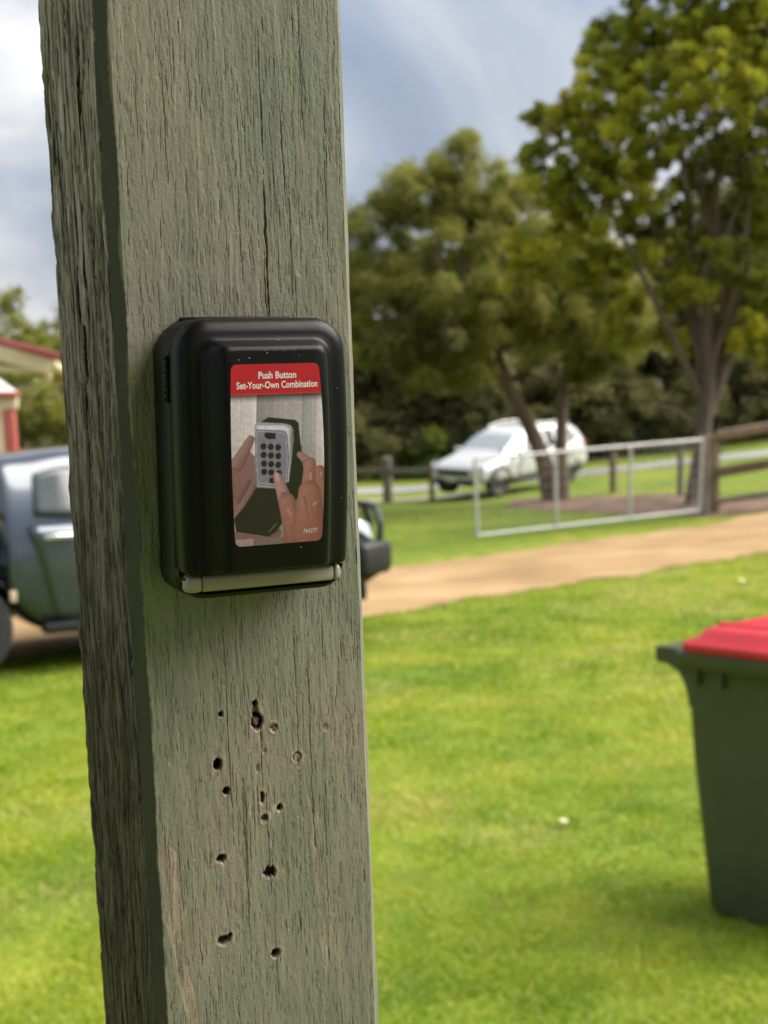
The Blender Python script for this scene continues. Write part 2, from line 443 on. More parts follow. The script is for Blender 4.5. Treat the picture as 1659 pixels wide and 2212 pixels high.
    # the long splits that can be followed in the photograph
    for (u, z, L, wdt, dp) in [(13.6, 1945, 75, .45, .8), (13.2, 1888, 70, .75, 1.2), (12.2, 1872, 40, .45, .8), (31, 1962, 60, .4, .7), (22, 1926, 44, .6, .8),
                               (24, 1893, 60, .45, .7), (40, 1905, 70, .4, .6), (1.0, 1688, 30, .5, .8), (17.5, 1700, 90, .4, .7), (23, 1672, 120, .45, .8),
                               (-13, 1690, 120, .4, .6), (-8, 1625, 130, .45, .7), (2.2, 1640, 60, .5, .8), (28, 1630, 80, .4, .6), (-26, 1935, 60, .4, .6)]:
        one(fa(u), z, L * .8, wdt * (.58 if wdt > .6 else .36), dp * .8, .85)
    # a knot slit and long checks on the weathered side (distance from the arris in mm)
    def sidegouge(db, z, ru, rz, dp):
        ac = aL - 6 - db
        e = ((U - ac - .04 * (Zm - z)) / ru) ** 2 + ((Zm - z) / rz) ** 2
        k = np.clip(1.25 - e, 0, 1) * left
        np.subtract(h, dp * k, out=h); np.maximum(dark, np.clip((2.0 - e) * 1.3, 0, 1) * left, out=dark)
    sidegouge(46, 1848, 2.6, 9.5, 4); sidegouge(51, 1873, 1.6, 9, 3); sidegouge(40, 1884, 1.4, 7, 2.5); sidegouge(52, 1815, 1.3, 17, 2.2); sidegouge(38, 1866, 1.0, 5, 2); sidegouge(30, 1950, 1.2, 16, 2)
    # screw holes, plugs and gouges on the painted face: u, z, radius across, radius along, kind
    holes = [(-0.8, 1702.8, 1.25, 1.3, 'deep'), (-0.2, 1695.0, 2.4, 3.4, 'plugring'), (-0.9, 1699.2, 1.5, 2.6, 'slot'), (-15.8, 1700.6, 1.05, 1.1, 'deep'), (6.8, 1691.3, 1.7, 1.7, 'rough'),
             (16.7, 1677.1, 1.9, 2.0, 'plug'), (-18.2, 1679.7, 1.9, 2.3, 'deep'), (-15.2, 1667.8, 1.45, 1.45, 'deep'), (-0.3, 1662.3, 1.6, 2.6, 'gouge'), (7.9, 1656.6, 1.3, 1.3, 'deep'),
             (0.9, 1652.9, 1.7, 1.9, 'rough'), (-18.9, 1639.4, 2.0, 1.7, 'rust'), (2.6, 1629.1, 3.0, 2.4, 'ragged'), (-19.7, 1603.9, 2.6, 1.9, 'rust'), (-16.8, 1605.6, 1.0, 1.0, 'deep'), (3.1, 1592.9, 2.0, 2.0, 'deepbrown'),
             (2.3, 1682.0, 1.0, 0.8, 'chip'), (-1.1, 1675.2, .9, 1.6, 'chip'), (30, 1688, 1.4, 1.5, 'chip')]
    for (u, z, ru, rz, kind) in holes:
        e = np.sqrt(((uu - u) / ru) ** 2 + ((Zm - z) / rz) ** 2) + 0.28 * (vn(U, Zm, .8, .8, 16) - .5)
        e = np.where(front, e, 9)
        rag = 1.0 if kind in ('ragged', 'gouge') else .5
        rim = np.clip(1 - np.abs(e - 1.35) / .45, 0, 1)
        ins = np.clip((1.1 - e) / .25, 0, 1)
        wear_rim = np.clip((2.0 + 1.5 * (vn(U, Zm, .8, 2.6, 17) - .5) - e) / .35, 0, 1)
        if kind in ('deep', 'deepbrown', 'rust'):
            h -= (6.0 if kind != 'rust' else 4.0) * ins; h += .06 * rim * vn(U, Zm, .7, .7, 18)
            dark = np.maximum(dark, ins * (1.0 if kind == 'deep' else .55)); wear = np.maximum(wear, wear_rim * (e > .95)); h += .12 * np.exp(-((e - 1.45) / .3) ** 2) * vn(U, Zm, .5, 1.2, 30)
        elif kind == 'slot':
            h -= 1.6 * ins; dark = np.maximum(dark, .35 * ins); wear = np.maximum(wear, wear_rim)
        elif kind == 'plugring':
            h -= np.where(e < .62, 1.4, 3.6) * ins; dark = np.maximum(dark, ins * np.where(e < .62, .35, 1.0)); wear = np.maximum(wear, wear_rim)
        elif kind == 'rough':
            h -= (.5 + 1.3 * vn(U, Zm, .6, .6, 19)) * ins; h += .3 * rim; dark = np.maximum(dark, .55 * ins * (vn(U, Zm, .6, .6, 19) > .45)); wear = np.maximum(wear, wear_rim)
        elif kind == 'plug':
            h -= np.where(e < .78, .35, 1.5) * ins; h += .2 * rim; wear = np.maximum(wear, np.where(e < .85, 1, .6 * wear_rim)); dark = np.maximum(dark, .8 * ins * (e > .82))
        elif kind == 'gouge':
            h -= (.3 + 1.6 * np.clip((uu - u + .6) / ru, 0, 1)) * ins; h += .55 * np.exp(-((uu - u + .5) / .7) ** 2 - ((Zm - z) / 2.2) ** 2) * front; dark = np.maximum(dark, ins * np.clip((uu - u + .3) / ru, 0, 1)); wear = np.maximum(wear, wear_rim)
        elif kind == 'ragged':
            e2 = np.sqrt(((uu - u) / ru) ** 2 + ((Zm - z) / rz) ** 2) + 0.9 * (vn(Uw, Zm, .8, 3, 20) - .5); e2 = np.where(front, e2, 9)
            k = np.clip((1.0 - e2) / .3, 0, 1); h -= 4.0 * k; dark = np.maximum(dark, k * .95); wear = np.maximum(wear, np.clip((1.9 - e2) / .6, 0, 1) * .8)
        else:
            h -= .6 * ins; wear = np.maximum(wear, ins)
    # worn bare streaks low on the left of the face and a faint one on the right
    def streak(pts, soft=.8):
        nonlocal wear, h
        zz = np.array([p[1] for p in pts])[::-1]; cc = np.array([p[0] for p in pts])[::-1]; hw = np.array([p[2] for p in pts])[::-1]
        c = np.interp(Zm, zz, cc); wd = np.interp(Zm, zz, hw, left=0, right=0)
        k = np.clip((wd * (0.45 + 1.1 * vn(Uw, Zm, 1.6, 9, 22)) - np.abs(uu - c)) / 1.0, 0, 1) * front
        wear = np.maximum(wear, k * soft); h -= .14 * k
    streak([(-41.5, 1652, 0), (-41, 1645, 4.0), (-40, 1630, 4.6), (-40, 1618, 4.2), (-39, 1606, 2.6), (-37.5, 1594, 2.8), (-35.5, 1577, 3.6), (-33, 1560, 2), (-32, 1545, 0)], .95)
    streak([(20, 1664, 0), (22, 1655, 1.2), (23, 1640, 1.8), (24, 1620, 1.6), (25, 1600, 1.8), (26, 1580, 1.4), (26, 1560, 0)], .9)
    streak([(-34, 1700, 0), (-33, 1690, 1.4), (-33, 1684, 0)], .5)
    streak([(33, 1688, 0), (33.4, 1682, 1.2), (33.4, 1674, 0)], .5)
    for _ in range(46):
        uf, zf = rs.uniform(-44, 46), rs.uniform(1500, 2035); a_, b_ = rs.uniform(.35, 1.0), rs.uniform(.8, 4.5)
        if -40 < uf < 36 and 1750 < zf < 1865: continue
        e = np.sqrt(((uu - uf) / a_) ** 2 + ((Zm - zf) / b_) ** 2) + 1.1 * (vn(Uw, Zm, .7, 2.2, 37) - .5)
        k = np.clip((1 - np.where(front, e, 9)) / .25, 0, 1); wear = np.maximum(wear, k * .85); h -= .12 * k
    # wavy arris along the back of the weathered side
    arr = np.exp(-((U - 0) / 3.0) ** 2); h = h - 1.9 * arr * (.6 * vn(U, Zm, 50, 17, 23) + .4 * vn(U, Zm, 50, 4, 26))
    ch = (zone == 1) | (zone == 3)
    h = np.where(ch, -.15 + .5 * (vn(U * 0, Zm, 1, 34, 24) - .5) + .12 * (vn(U, Zm, 2, 5, 25) - .5), h)
    X = (S[:, 0][:, None] + nr[:, 0][:, None] * h) / 1000; D = (S[:, 1][:, None] + nr[:, 1][:, None] * h) / 1000
    V = PO[None, None, :] + X[..., None] * PT + D[..., None] * PN + (Zm / 1000)[..., None] * np.array([0, 0, 1.0])
    m = len(zs); ii = np.arange(n * m).reshape(n, m); nx2 = np.roll(ii, -1, axis=0)
    Fq = np.stack([ii[:, :-1], nx2[:, :-1], nx2[:, 1:], ii[:, 1:]], -1).reshape(-1, 4)
    cap = []
    me = np_mesh('timber_post', V.reshape(-1, 3), Fq)
    fattr(me, 'crack', crack); fattr(me, 'wear', wear); fattr(me, 'dark', np.clip(dark, 0, 1))
    edge = aL - 7.2                                     # where the arris, shade painted into its colour, meets the weathered side
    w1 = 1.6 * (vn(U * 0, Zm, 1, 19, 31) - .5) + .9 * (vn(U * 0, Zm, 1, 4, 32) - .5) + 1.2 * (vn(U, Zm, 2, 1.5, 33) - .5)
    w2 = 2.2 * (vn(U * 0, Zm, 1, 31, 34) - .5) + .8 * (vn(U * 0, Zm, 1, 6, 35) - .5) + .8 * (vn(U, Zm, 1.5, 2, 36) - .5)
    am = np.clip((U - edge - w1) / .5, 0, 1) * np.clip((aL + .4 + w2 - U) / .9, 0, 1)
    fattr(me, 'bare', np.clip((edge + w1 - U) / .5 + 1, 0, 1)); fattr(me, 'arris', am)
    bm = bmesh.new(); bm.from_mesh(me); bm.verts.ensure_lookup_table()
    bm.faces.new([bm.verts[ii[i, m - 1]] for i in range(n)])
    bm.to_mesh(me); bm.free()
    return me

def post_mat():
    m = bpy.data.materials.new('painted_rough_timber'); m.use_nodes = True
    t = m.node_tree; b = t.nodes['Principled BSDF']
    tcn = N(t, 'ShaderNodeTexCoord')
    def A(nm):
        a = N(t, 'ShaderNodeAttribute'); a.attribute_name = nm; return a.outputs['Fac']
    def noise(scale, det=5, stretch=(1, 1, 1), rough=.55):
        mpn = N(t, 'ShaderNodeMapping'); mpn.inputs['Scale'].default_value = stretch
        t.links.new(tcn.outputs['Object'], mpn.inputs[0])
        n = N(t, 'ShaderNodeTexNoise'); n.inputs['Scale'].default_value = scale; n.inputs['Detail'].default_value = det; n.inputs['Roughness'].default_value = rough
        t.links.new(mpn.outputs[0], n.inputs['Vector']); return n.outputs[0]
    def mix(f, a, c, typ='MIX'):
        x = N(t, 'ShaderNodeMixRGB', blend_type=typ)
        for i, v in enumerate((f, a, c)):
            if isinstance(v, (int, float)): x.inputs[i].default_value = v
            elif isinstance(v, tuple): x.inputs[i].default_value = (*v, 1)
            else: t.links.new(v, x.inputs[i])
        return x.outputs[0]
    # paint: grey green, fading to a warmer grey in clouds, streaked along the grain
    big = noise(22, 4, (1, 1, .45)); fine = noise(260, 5, (1, 1, .12)); speck = noise(900, 2)
    paint = ramp(t, big, [(0.36, (0.156, 0.164, 0.126)), (0.5, (0.176, 0.173, 0.134)), (0.64, (0.206, 0.183, 0.146))]).outputs[0]
    paint = mix(0.75, paint, ramp(t, fine, [(0.3, (0.78, 0.79, 0.76)), (0.5, (.98, .98, .97)), (0.72, (1.14, 1.12, 1.10))]).outputs[0], 'MULTIPLY')
    # weathered side: silver grey above, algae green brown below, partly shade put into the colour
    sepz = N(t, 'ShaderNodeSeparateXYZ'); t.links.new(tcn.outputs['Object'], sepz.inputs[0])
    zr = N(t, 'ShaderNodeMapRange'); zr.inputs['From Min'].default_value = 1.62; zr.inputs['From Max'].default_value = 1.95
    t.links.new(sepz.outputs[2], zr.inputs[0])
    add = N(t, 'ShaderNodeMath', operation='MULTIPLY_ADD'); add.inputs[1].default_value = 1.0
    nb = noise(30, 4, (1, 1, .3)); sc = N(t, 'ShaderNodeMath', operation='MULTIPLY_ADD'); sc.inputs[1].default_value = 0.9; sc.inputs[2].default_value = -.45
    t.links.new(nb, sc.inputs[0]); t.links.new(zr.outputs[0], add.inputs[0]); t.links.new(sc.outputs[0], add.inputs[2])
    grey = ramp(t, add.outputs[0], [(0.05, (0.084, 0.068, 0.045)), (0.4, (0.115, 0.096, 0.084)), (0.7, (0.20, 0.167, 0.170)), (1.0, (0.36, 0.305, 0.318))]).outputs[0]
    streaks = noise(170, 6, (1, 1, .07), .75)
    grey = mix(0.9, grey, ramp(t, streaks, [(0.38, (0.13, 0.125, 0.115)), (0.48, (.8, .8, .8)), (0.66, (1.45, 1.45, 1.45))]).outputs[0], 'MULTIPLY')
    col = mix(A('bare'), paint, grey)
    col = mix(A('arris'), col, mix(0.5, (0.050, 0.048, 0.043), ramp(t, noise(60, 4, (1, 1, .2)), [(0.3, (.6, .6, .6)), (0.7, (1.3, 1.3, 1.3))]).outputs[0], 'MULTIPLY'))  # arris colour darkened for the dark house side it faces
    wood = ramp(t, noise(330, 5, (1, 1, .1), .7), [(0.3, (0.10, 0.075, 0.058)), (0.5, (0.25, 0.195, 0.155)), (0.72, (0.42, 0.345, 0.29))]).outputs[0]
    col = mix(A('wear'), col, wood)
    col = mix(A('crack'), col, (0.030, 0.027, 0.020))
    drk = ramp(t, A('dark'), [(0.0, (1, 1, 1)), (0.5, (0.20, 0.12, 0.085)), (1.0, (0.03, 0.022, 0.018))]).outputs[0]
    col = mix(1.0, col, drk, 'MULTIPLY')
    # tiny pale specks of dried paint and dust
    sp = ramp(t, noise(520, 1), [(0.79, (0, 0, 0)), (0.81, (1, 1, 1))]).outputs[0]
    col = mix(mix(1.0, sp, (0.5, 0.5, 0.5), 'MULTIPLY'), col, (0.5, 0.48, 0.40))
    t.links.new(col, b.inputs['Base Color'])
    rr = mix(A('bare'), (0.52, 0.52, 0.52), (0.85, 0.85, 0.85)); t.links.new(rr, b.inputs['Roughness'])
    b.inputs['Specular IOR Level'].default_value = 0.35
    bp = N(t, 'ShaderNodeBump'); bp.inputs['Strength'].default_value = 0.55; bp.inputs['Distance'].default_value = 0.0006
    hh = mix(.5, fine, speck); t.links.new(hh, bp.inputs['Height']); t.links.new(bp.outputs[0], b.inputs['Normal'])
    return m
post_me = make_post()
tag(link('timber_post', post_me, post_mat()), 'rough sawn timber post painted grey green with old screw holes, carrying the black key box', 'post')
# ------------------------------------------------------------------ unseen veranda, added over the post to shade it (overhead and behind the camera)
def make_shade_veranda():
    m = Matrix(((PT[0], -PN[0], 0, PO[0]), (PT[1], -PN[1], 0, PO[1]), (0, 0, 1, 0), (0, 0, 0, 1)))   # x along the veranda, y outwards
    root = empty('veranda', 'unseen house veranda added to shade the grey green post, pale lined roof resting on it', 'veranda', matrix=m)
    M_LIN = mat('pale_lining', (0.60, 0.58, 0.53), .6, var=.04)
    M_WAL = mat('cream_wall_boards', (0.55, 0.50, 0.42), .6, var=.06)
    M_TR = mat('veranda_trim', (0.20, 0.20, 0.15), .5, var=.08)
    M_ST = mat('roof_sheet_steel', (0.30, 0.30, 0.30), .4, metal=.3, var=.06)
    X0, X1, YW, YE = -1.5, .38, -2.1, .22  # roof and wall extents set by the light wanted on the post
    b = MB(); b.box(((X0 + X1) / 2, -.05, 2.83), (X1 - X0, .07, .16), bev=.006); b.build('beam', M_TR, root)
    n = 12
    for i in range(n):
        y0 = YW + (YE - YW) * i / n; y1 = YW + (YE - YW) * (i + 1) / n
        b = MB(); b.box(((X0 + X1) / 2, (y0 + y1) / 2, 2.935), (X1 - X0, y1 - y0 - .004, .014), bev=.002); b.build('lining_board', M_LIN, root)
    b = MB(); k = 90
    b.grid([[Vector((X0 - .05 + (X1 - X0 + .1) * i / k, y, 2.99 + .008 * math.cos(i * 1.6) - (y - YW) * .03)) for y in (YW - .1, YE + .06)] for i in range(k + 1)])
    o = b.build('roof_sheet', M_ST, root); md = o.modifiers.new('t', 'SOLIDIFY'); md.thickness = .003
    b = MB(); b.tube([(X0 - .05, YE + .08, 2.88), (X1 + .05, YE + .08, 2.88)], .055, 12); b.build('gutter', M_TR, root)
    for i in range(16):
        b = MB(); b.box(((X0 + X1) / 2, YW - .03, -.1 + .19 * i + .0), (X1 - X0, .022, .186), rot=Matrix.Rotation(R(-3), 4, 'X'), bev=.003); b.build('weatherboard', M_WAL, root)
    for x in (-1.6,):
        b = MB(); b.box((x, -.05, 1.3), (.10, .10, 2.9), bev=.004); b.build('veranda_post', M_TR, root)
make_shade_veranda()
# ------------------------------------------------------------------ key box on the post
BZ = 1.8081068
BA = R(-1.4)
bt = PT * math.cos(BA) + np.array([0, 0, 1.0]) * math.sin(BA)
bv = -PT * math.sin(BA) + np.array([0, 0, 1.0]) * math.cos(BA)
BOX_M = Matrix(((bt[0], bv[0], PN[0], 0), (bt[1], bv[1], PN[1], 0), (bt[2], bv[2], PN[2], 0), (0, 0, 0, 1)))
BOX_M.translation = Vector(PO + np.array([0, 0, BZ]) - 0.0034 * bt)
M_PLAS = mat('black_plastic', (0.0020, 0.0019, 0.0021), .36, var=.15, scale=60, bump=.05, bscale=1600, spec=.17)
M_PLAS2 = mat('black_base_plastic', (0.0032, 0.0030, 0.0032), .45, var=.15, scale=60, bump=.06, bscale=1500, spec=.24)
M_SILV = mat('satin_silver', (0.26, 0.222, 0.205), .5, metal=.15, var=.06, scale=300, bump=.03, bscale=900, stretch=(.1, 1, 1))
key_box = empty('key_box', 'black key safe with closed weather cover and red topped picture sticker, screwed to the post', 'key safe', matrix=BOX_M)
mm = 0.001
def barrel(v): return 1.0 - 0.030 * np.clip((np.asarray(v) - 4) / 48, -1.2, 1.2) ** 2
def bulge(v): return 2.4 * (1 - np.clip((np.asarray(v) - 2) / 46, -1.15, 1.15) ** 2)
def ring_pts(a, vt, vb, rt, rb, n, warp=True, ns=26, nc=9, ne=9):
    """closed outline: right chain bottom to top, then left chain top to bottom (x, v, n) in mm"""
    ch = []
    for i in range(ne): ch.append((0.0 + (a - rb) * (i / ne), vb))
    for i in range(nc): t = -math.pi / 2 + math.pi / 2 * i / nc; ch.append((a - rb + rb * math.cos(t), vb + rb + rb * math.sin(t)))
    for i in range(ns): ch.append((a, vb + rb + (vt - rt - vb - rb) * i / ns))
    for i in range(nc): t = math.pi / 2 * i / nc; ch.append((a - rt + rt * math.cos(t), vt - rt + rt * math.sin(t)))
    for i in range(ne + 1): ch.append(((a - rt) * (1 - i / ne), vt))
    P = np.array(ch)
    P = np.concatenate([P, P[1:-1][::-1] * [-1, 1]], 0)
    x, v = P[:, 0], P[:, 1]
    if warp:
        nn = n + bulge(v) * (n / 45.0) ** 2
        x = x * barrel(v)
    else:
        nn = np.full_like(x, n)
    return np.stack([x, v, nn], -1) * mm
def rings_mesh(name, rings, m, parent, cap_end=True, cap_start=False, angle=40, crown=0.0):
    b = bmesh.new()
    RV = [[b.verts.new(p) for p in r] for r in rings]
    n = len(RV[0])
    for q in range(len(RV) - 1):
        for j in range(n):
            b.faces.new((RV[q][j], RV[q][(j + 1) % n], RV[q + 1][(j + 1) % n], RV[q + 1][j]))
    for flag, r in ((cap_end, RV[-1]), (cap_start, RV[0])):
        if not flag: continue
        half = n // 2
        rows = []
        for k in range(1, half):
            p, q = r[k].co, r[n - k].co
            rows.append([r[n - k]] + [b.verts.new(q.lerp(p, s / 12)) for s in range(1, 12)] + [r[k]])
        for i in range(len(rows) - 1):
            for j in range(12): b.faces.new((rows[i][j], rows[i][j + 1], rows[i + 1][j + 1], rows[i + 1][j]))
        # close to the centre points of the bottom and top edges
        for row, tip in ((rows[0], r[0]), (rows[-1], r[half])):
            for j in range(12): b.faces.new((row[j], row[j + 1], tip))
    bmesh.ops.recalc_face_normals(b, faces=b.faces[:])
    me = bpy.data.meshes.new(name); b.to_mesh(me); b.free()
    o = link(name, me, m, parent, smooth=True); me.set_sharp_from_angle(angle=R(angle)); return o
# base behind the cover
rings_mesh('base', [ring_pts(a, vt, vb, rt, rb, n, False) for a, vt, vb, rt, rb, n in
    [(33.4, 51.8, -53.0, 14, 8, 0.4), (33.7, 52.2, -53.6, 14, 8, 3), (33.7, 52.2, -53.8, 14, 8, 17), (33.2, 51.6, -53.6, 13.5, 8, 19.6), (32.4, 50.8, -53, 13, 7.5, 20.2)]], M_PLAS2, key_box, True, True)
# thin mounting flange that shows above the cover
f = MB(); f.box((0.5 * mm, 52.3 * mm, 1.6 * mm), (46 * mm, 2.2 * mm, 3 * mm), bev=.0006); f.build('mounting_flange', M_PLAS2, key_box)
# lower tray of the base, running forward under the silver bar
rings_mesh('bottom_lip', [ring_pts(a, vt, vb, rt, rb, n, False, ns=6, nc=8, ne=10) for a, vt, vb, rt, rb, n in
    [(33.2, -42, -53.9, .5, 9.5, 19), (33.0, -42.0, -54.0, .5, 9.5, 23.0), (32.9, -45, -54.0, .5, 8.8, 23.6)]], M_PLAS2, key_box, True, False)
s = MB(); pr = []
for x in np.linspace(-33, 33, 25):
    e = np.clip((abs(x) - 24.0) / 9.0, 0, 1); lift = 8.2 * (1 - math.sqrt(max(0, 1 - e * e)))
    pr.append([Vector((x, -51.2 + lift * .75, 23.0)) * mm, Vector((x, -51.3 + lift * .8, 28.6)) * mm, Vector((x, -52.0 + lift, 29.8)) * mm, Vector((x, -53.2 + lift, 29.3)) * mm, Vector((x, -54.0 + lift, 26)) * mm, Vector((x, -54.0 + lift, 20)) * mm])
s.grid(pr); s.build('front_lip', M_PLAS2, key_box)
cover = rings_mesh('cover', [ring_pts(*r) for r in [
    (33.2, 51.4, -43.5, 12.5, 2.2, 20.6), (33.9, 52.1, -43.6, 13, 2.4, 21.2), (34.6, 52.6, -43.6, 13, 2.4, 25), (34.6, 52.5, -43.6, 12, 2.4, 29), (34.2, 51.8, -43.6, 11.3, 2.4, 31.6), (33.2, 50.5, -43.5, 10.4, 2.2, 33.5), (31.4, 48.7, -43.3, 9.4, 2, 34.7), (29.2, 46.9, -43.2, 8, 2, 35.1),
    (26.9, 45.2, -43, 6.5, 2, 35.2), (25.9, 44.4, -42.9, 5.8, 2, 35.7), (25.0, 43.8, -42.8, 5.2, 2, 36.9), (23.6, 43.1, -42.5, 4.4, 1.8, 39.6), (22.0, 42.4, -42.2, 3.6, 1.6, 42.3), (21.1, 41.9, -41.9, 3.0, 1.5, 43.4), (20.2, 41.2, -41.4, 2.6, 1.4, 44.0), (19.2, 40.3, -40.6, 2.2, 1.2, 44.3)]], M_PLAS, key_box, True, False, angle=50)
# slot and ribbed finger tab on the left side
s = MB(); s.box((-34.0 * mm, 30 * mm, 20.7 * mm), (1.1 * mm, 17.8 * mm, 1.7 * mm), bev=.0003); s.build('slot', mat('slot_shadow_gap', (.004, .004, .004), .8, spec=.1), key_box)
s = MB(); s.box((-33.9 * mm, 30 * mm, 17.0 * mm), (1.4 * mm, 17.4 * mm, 4.6 * mm), bev=.0004); tab = s.build('finger_tab', M_PLAS2, key_box)
s = MB()
for k in range(7): s.box((-34.7 * mm, (37.6 - k * 2.55) * mm, 18.3 * mm), (.5 * mm, .6 * mm, 1.8 * mm), bev=.0001)
s.build('rib', M_PLAS, tab)
# silver bar below the cover with rounded end caps
s = MB()
def barprof(x, r, c): return [(x, c[0] + r * .86 * math.copysign(abs(math.sin(t)) ** .62, math.sin(t)), c[1] + 1.1 * r * math.copysign(abs(math.cos(t)) ** .5, math.cos(t))) for t in np.linspace(-math.pi * .55, math.pi * .55, 22)]
s.grid([[Vector(p) * mm for p in barprof(x, r, (-47.55, 27.2))] for x, r in [(-26.0, 3.3), (-25.7, 3.7), (-25.2, 3.9), (27.6, 3.9), (28.0, 3.7), (28.2, 3.3)]])
bar = s.build('silver_bar', M_SILV, key_box)
for sg, xs_ in ((-1, [(-26.3, 3.4), (-26.6, 3.75), (-27.2, 3.95), (-30.2, 3.95), (-31.6, 3.6), (-32.4, 2.7), (-32.7, 1.4), (-32.75, .1)]), (1, [(28.5, 3.4), (28.8, 3.75), (29.3, 3.9), (30.2, 3.7), (31.2, 3.1), (31.9, 2.0), (32.2, .9), (32.25, .1)])):
    s = MB(); s.grid([[Vector(p) * mm for p in barprof(x, r, (-47.55, 27.2))] for x, r in xs_]); s.build('end_cap', M_SILV, key_box)

# ---- sticker: a printed picture in flat colours on the curved cover face
def surf(x, v, lift=0.12):
    """position (mm) on the front of the cover"""
    return 44.3 + bulge(v) * (44.3 / 45.0) ** 2 + lift
def lab_edges(v):
    q = np.clip((np.asarray(v) - 2) / 35, -1.1, 1.1)
    hw = 18.45 * (1 - 0.062 * q ** 2)
    return -0.1 - hw + 0.0 * q, -0.1 + hw
VT, VB = 35.5, -32.0
def lab_xy(s_, t_):
    """label coordinates 0..1 to cover mm"""
    v = VT + (VB - VT) * t_; L, Rr = lab_edges(v); return L + (Rr - L) * s_, v
def photo_xy(s_, t_):
    """label coordinates to drawing coordinates of the print"""
    L = np.interp(t_, [0, .17, .5, .75, 1], [105, 100, 130, 160, 218]); Rr = np.interp(t_, [0, .17, .4, .6, 1], [1082, 1118, 1152, 1165, 1165])
    X = L + (Rr - L) * s_; Y = (130 + 2030 * t_) * (1 - s_) + (113 + 1980 * t_) * s_
    return X, Y
def to_label(X, Y):
    s_, t_ = .5, .5
    for _ in range(12):
        x, y = photo_xy(s_, t_); s_ += (X - x) / 1020; t_ += (Y - y) / 2000
    return float(s_), float(t_)
def paint_print(X, Y, t_):
    H = X.shape
    img = np.zeros(H + (3,))
    C = lambda r, g, b: np.array(srgb(r, g, b))
    def inside(poly):
        c = np.zeros(H, bool); n = len(poly)
        for i in range(n):
            (x1, y1), (x2, y2) = poly[i], poly[(i + 1) % n]
            cond = ((y1 > Y) != (y2 > Y)) & (X < (x2 - x1) * (Y - y1) / ((y2 - y1) or 1e-9) + x1)
            c ^= cond
        return c
    def put(mask, col): img[mask] = col[mask] if getattr(col, 'ndim', 0) == 3 else col
    def poly(p, col): put(inside(p), col)
    def caps(p, q, r0, r1, ca, cb, axis=1):
        d = np.array(q, float) - p; L = np.hypot(*d); u = d / L
        a = np.clip(((X - p[0]) * u[0] + (Y - p[1]) * u[1]) / L, 0, 1)
        cx, cy = p[0] + a * d[0], p[1] + a * d[1]; rr = r0 + (r1 - r0) * a
        side = ((X - cx) * -u[1] + (Y - cy) * u[0]) / rr
        e = np.hypot(X - cx, Y - cy) / rr
        k = np.clip(.5 + .5 * side * axis, 0, 1)[..., None]
        shade = (1 - .35 * np.clip(e, 0, 1) ** 4)[..., None]
        put(e < 1, (C(*ca) * (1 - k) + C(*cb) * k) * shade)
    st = vn(X, Y, 7, 300, 61)[..., None] * .6 + vn(X, Y, 3, 90, 62)[..., None] * .4
    # brushed door trim
    base = np.interp(X, [100, 360, 372, 384, 392, 640, 900, 912, 1050, 1062, 1170], [.50, .56, .62, .62, .26, .36, .40, .33, .40, .5, .56])
    img[:] = base[..., None] * np.array([1.0, .93, .93]) * (.85 + .3 * st) * 1.0
    put((X > 392) & (X < 396), C(95, 85, 85)); put((X > 905) & (X < 911), C(110, 100, 100)); put((X > 1055) & (X < 1060), C(130, 118, 118))
    low = np.clip((Y - 900) / 900, 0, 1)[..., None]; img *= (1 - .35 * low)
    # left hand behind the box
    poly([(130, 1190), (300, 1060), (390, 1150), (410, 1330), (420, 1560), (300, 1700), (190, 1850), (150, 1700)], C(142, 98, 96))
    caps((335, 950), (190, 1230), 44, 78, (168, 128, 122), (126, 84, 84), -1)
    caps((140, 1330), (200, 1560), 70, 60, (150, 102, 100), (128, 84, 84))
    caps((390, 1430), (205, 1790), 46, 40, (160, 116, 112), (120, 78, 80), -1)
    caps((330, 1420), (220, 1640), 26, 22, (132, 88, 88), (108, 70, 72), -1)
    # fingers and trim below the flap
    poly([(200, 1980), (640, 1960), (700, 2010), (690, 2080), (600, 2140), (215, 2160)], C(135, 92, 92))
    caps((610, 2010), (660, 2000), 52, 46, (112, 68, 70), (140, 92, 92))
    poly([(214, 2075), (405, 2062), (412, 2160), (214, 2175)], C(158, 138, 138)); poly([(430, 2070), (760, 2050), (780, 2140), (430, 2170)], C(128, 104, 106))
    # dark housing and hanging flap of the pictured box
    poly([(395, 790), (520, 708), (820, 738), (862, 772), (905, 1090), (935, 1330), (905, 1560), (850, 1650), (760, 1640), (620, 1500)], C(26, 24, 26))
    poly([(405, 1490), (640, 1500), (700, 1700), (728, 1860), (655, 1985), (570, 2045), (215, 1985), (180, 1840), (290, 1690)], C(30, 25, 27))
    poly([(560, 1985), (650, 1880), (660, 1890), (575, 2000)], C(88, 80, 82))
    # silver front
    poly([(374, 790), (410, 762), (700, 778), (775, 800), (806, 850), (812, 960), (790, 1200), (765, 1430), (620, 1500), (413, 1476), (385, 1180)], C(150, 152, 166))
    g = np.clip((X - 730) / 80, 0, 1); k = inside([(735, 880), (790, 830), (810, 880), (806, 1000), (765, 1420), (752, 1420), (760, 1180)])
    put(k, (C(205, 207, 216)[None, None] * (1 - g[..., None]) + C(78, 78, 86)[None, None] * g[..., None]))
    poly([(392, 800), (690, 800), (770, 838), (742, 872), (690, 852), (396, 838)], C(190, 192, 203))
    poly([(386, 846), (690, 862), (742, 905), (762, 1180), (750, 1440), (620, 1478), (415, 1450), (392, 1180)], C(70, 70, 78))
    poly([(392, 854), (686, 870), (732, 908), (752, 1180), (742, 1436), (620, 1468), (420, 1442), (398, 1180)], C(160, 158, 180))
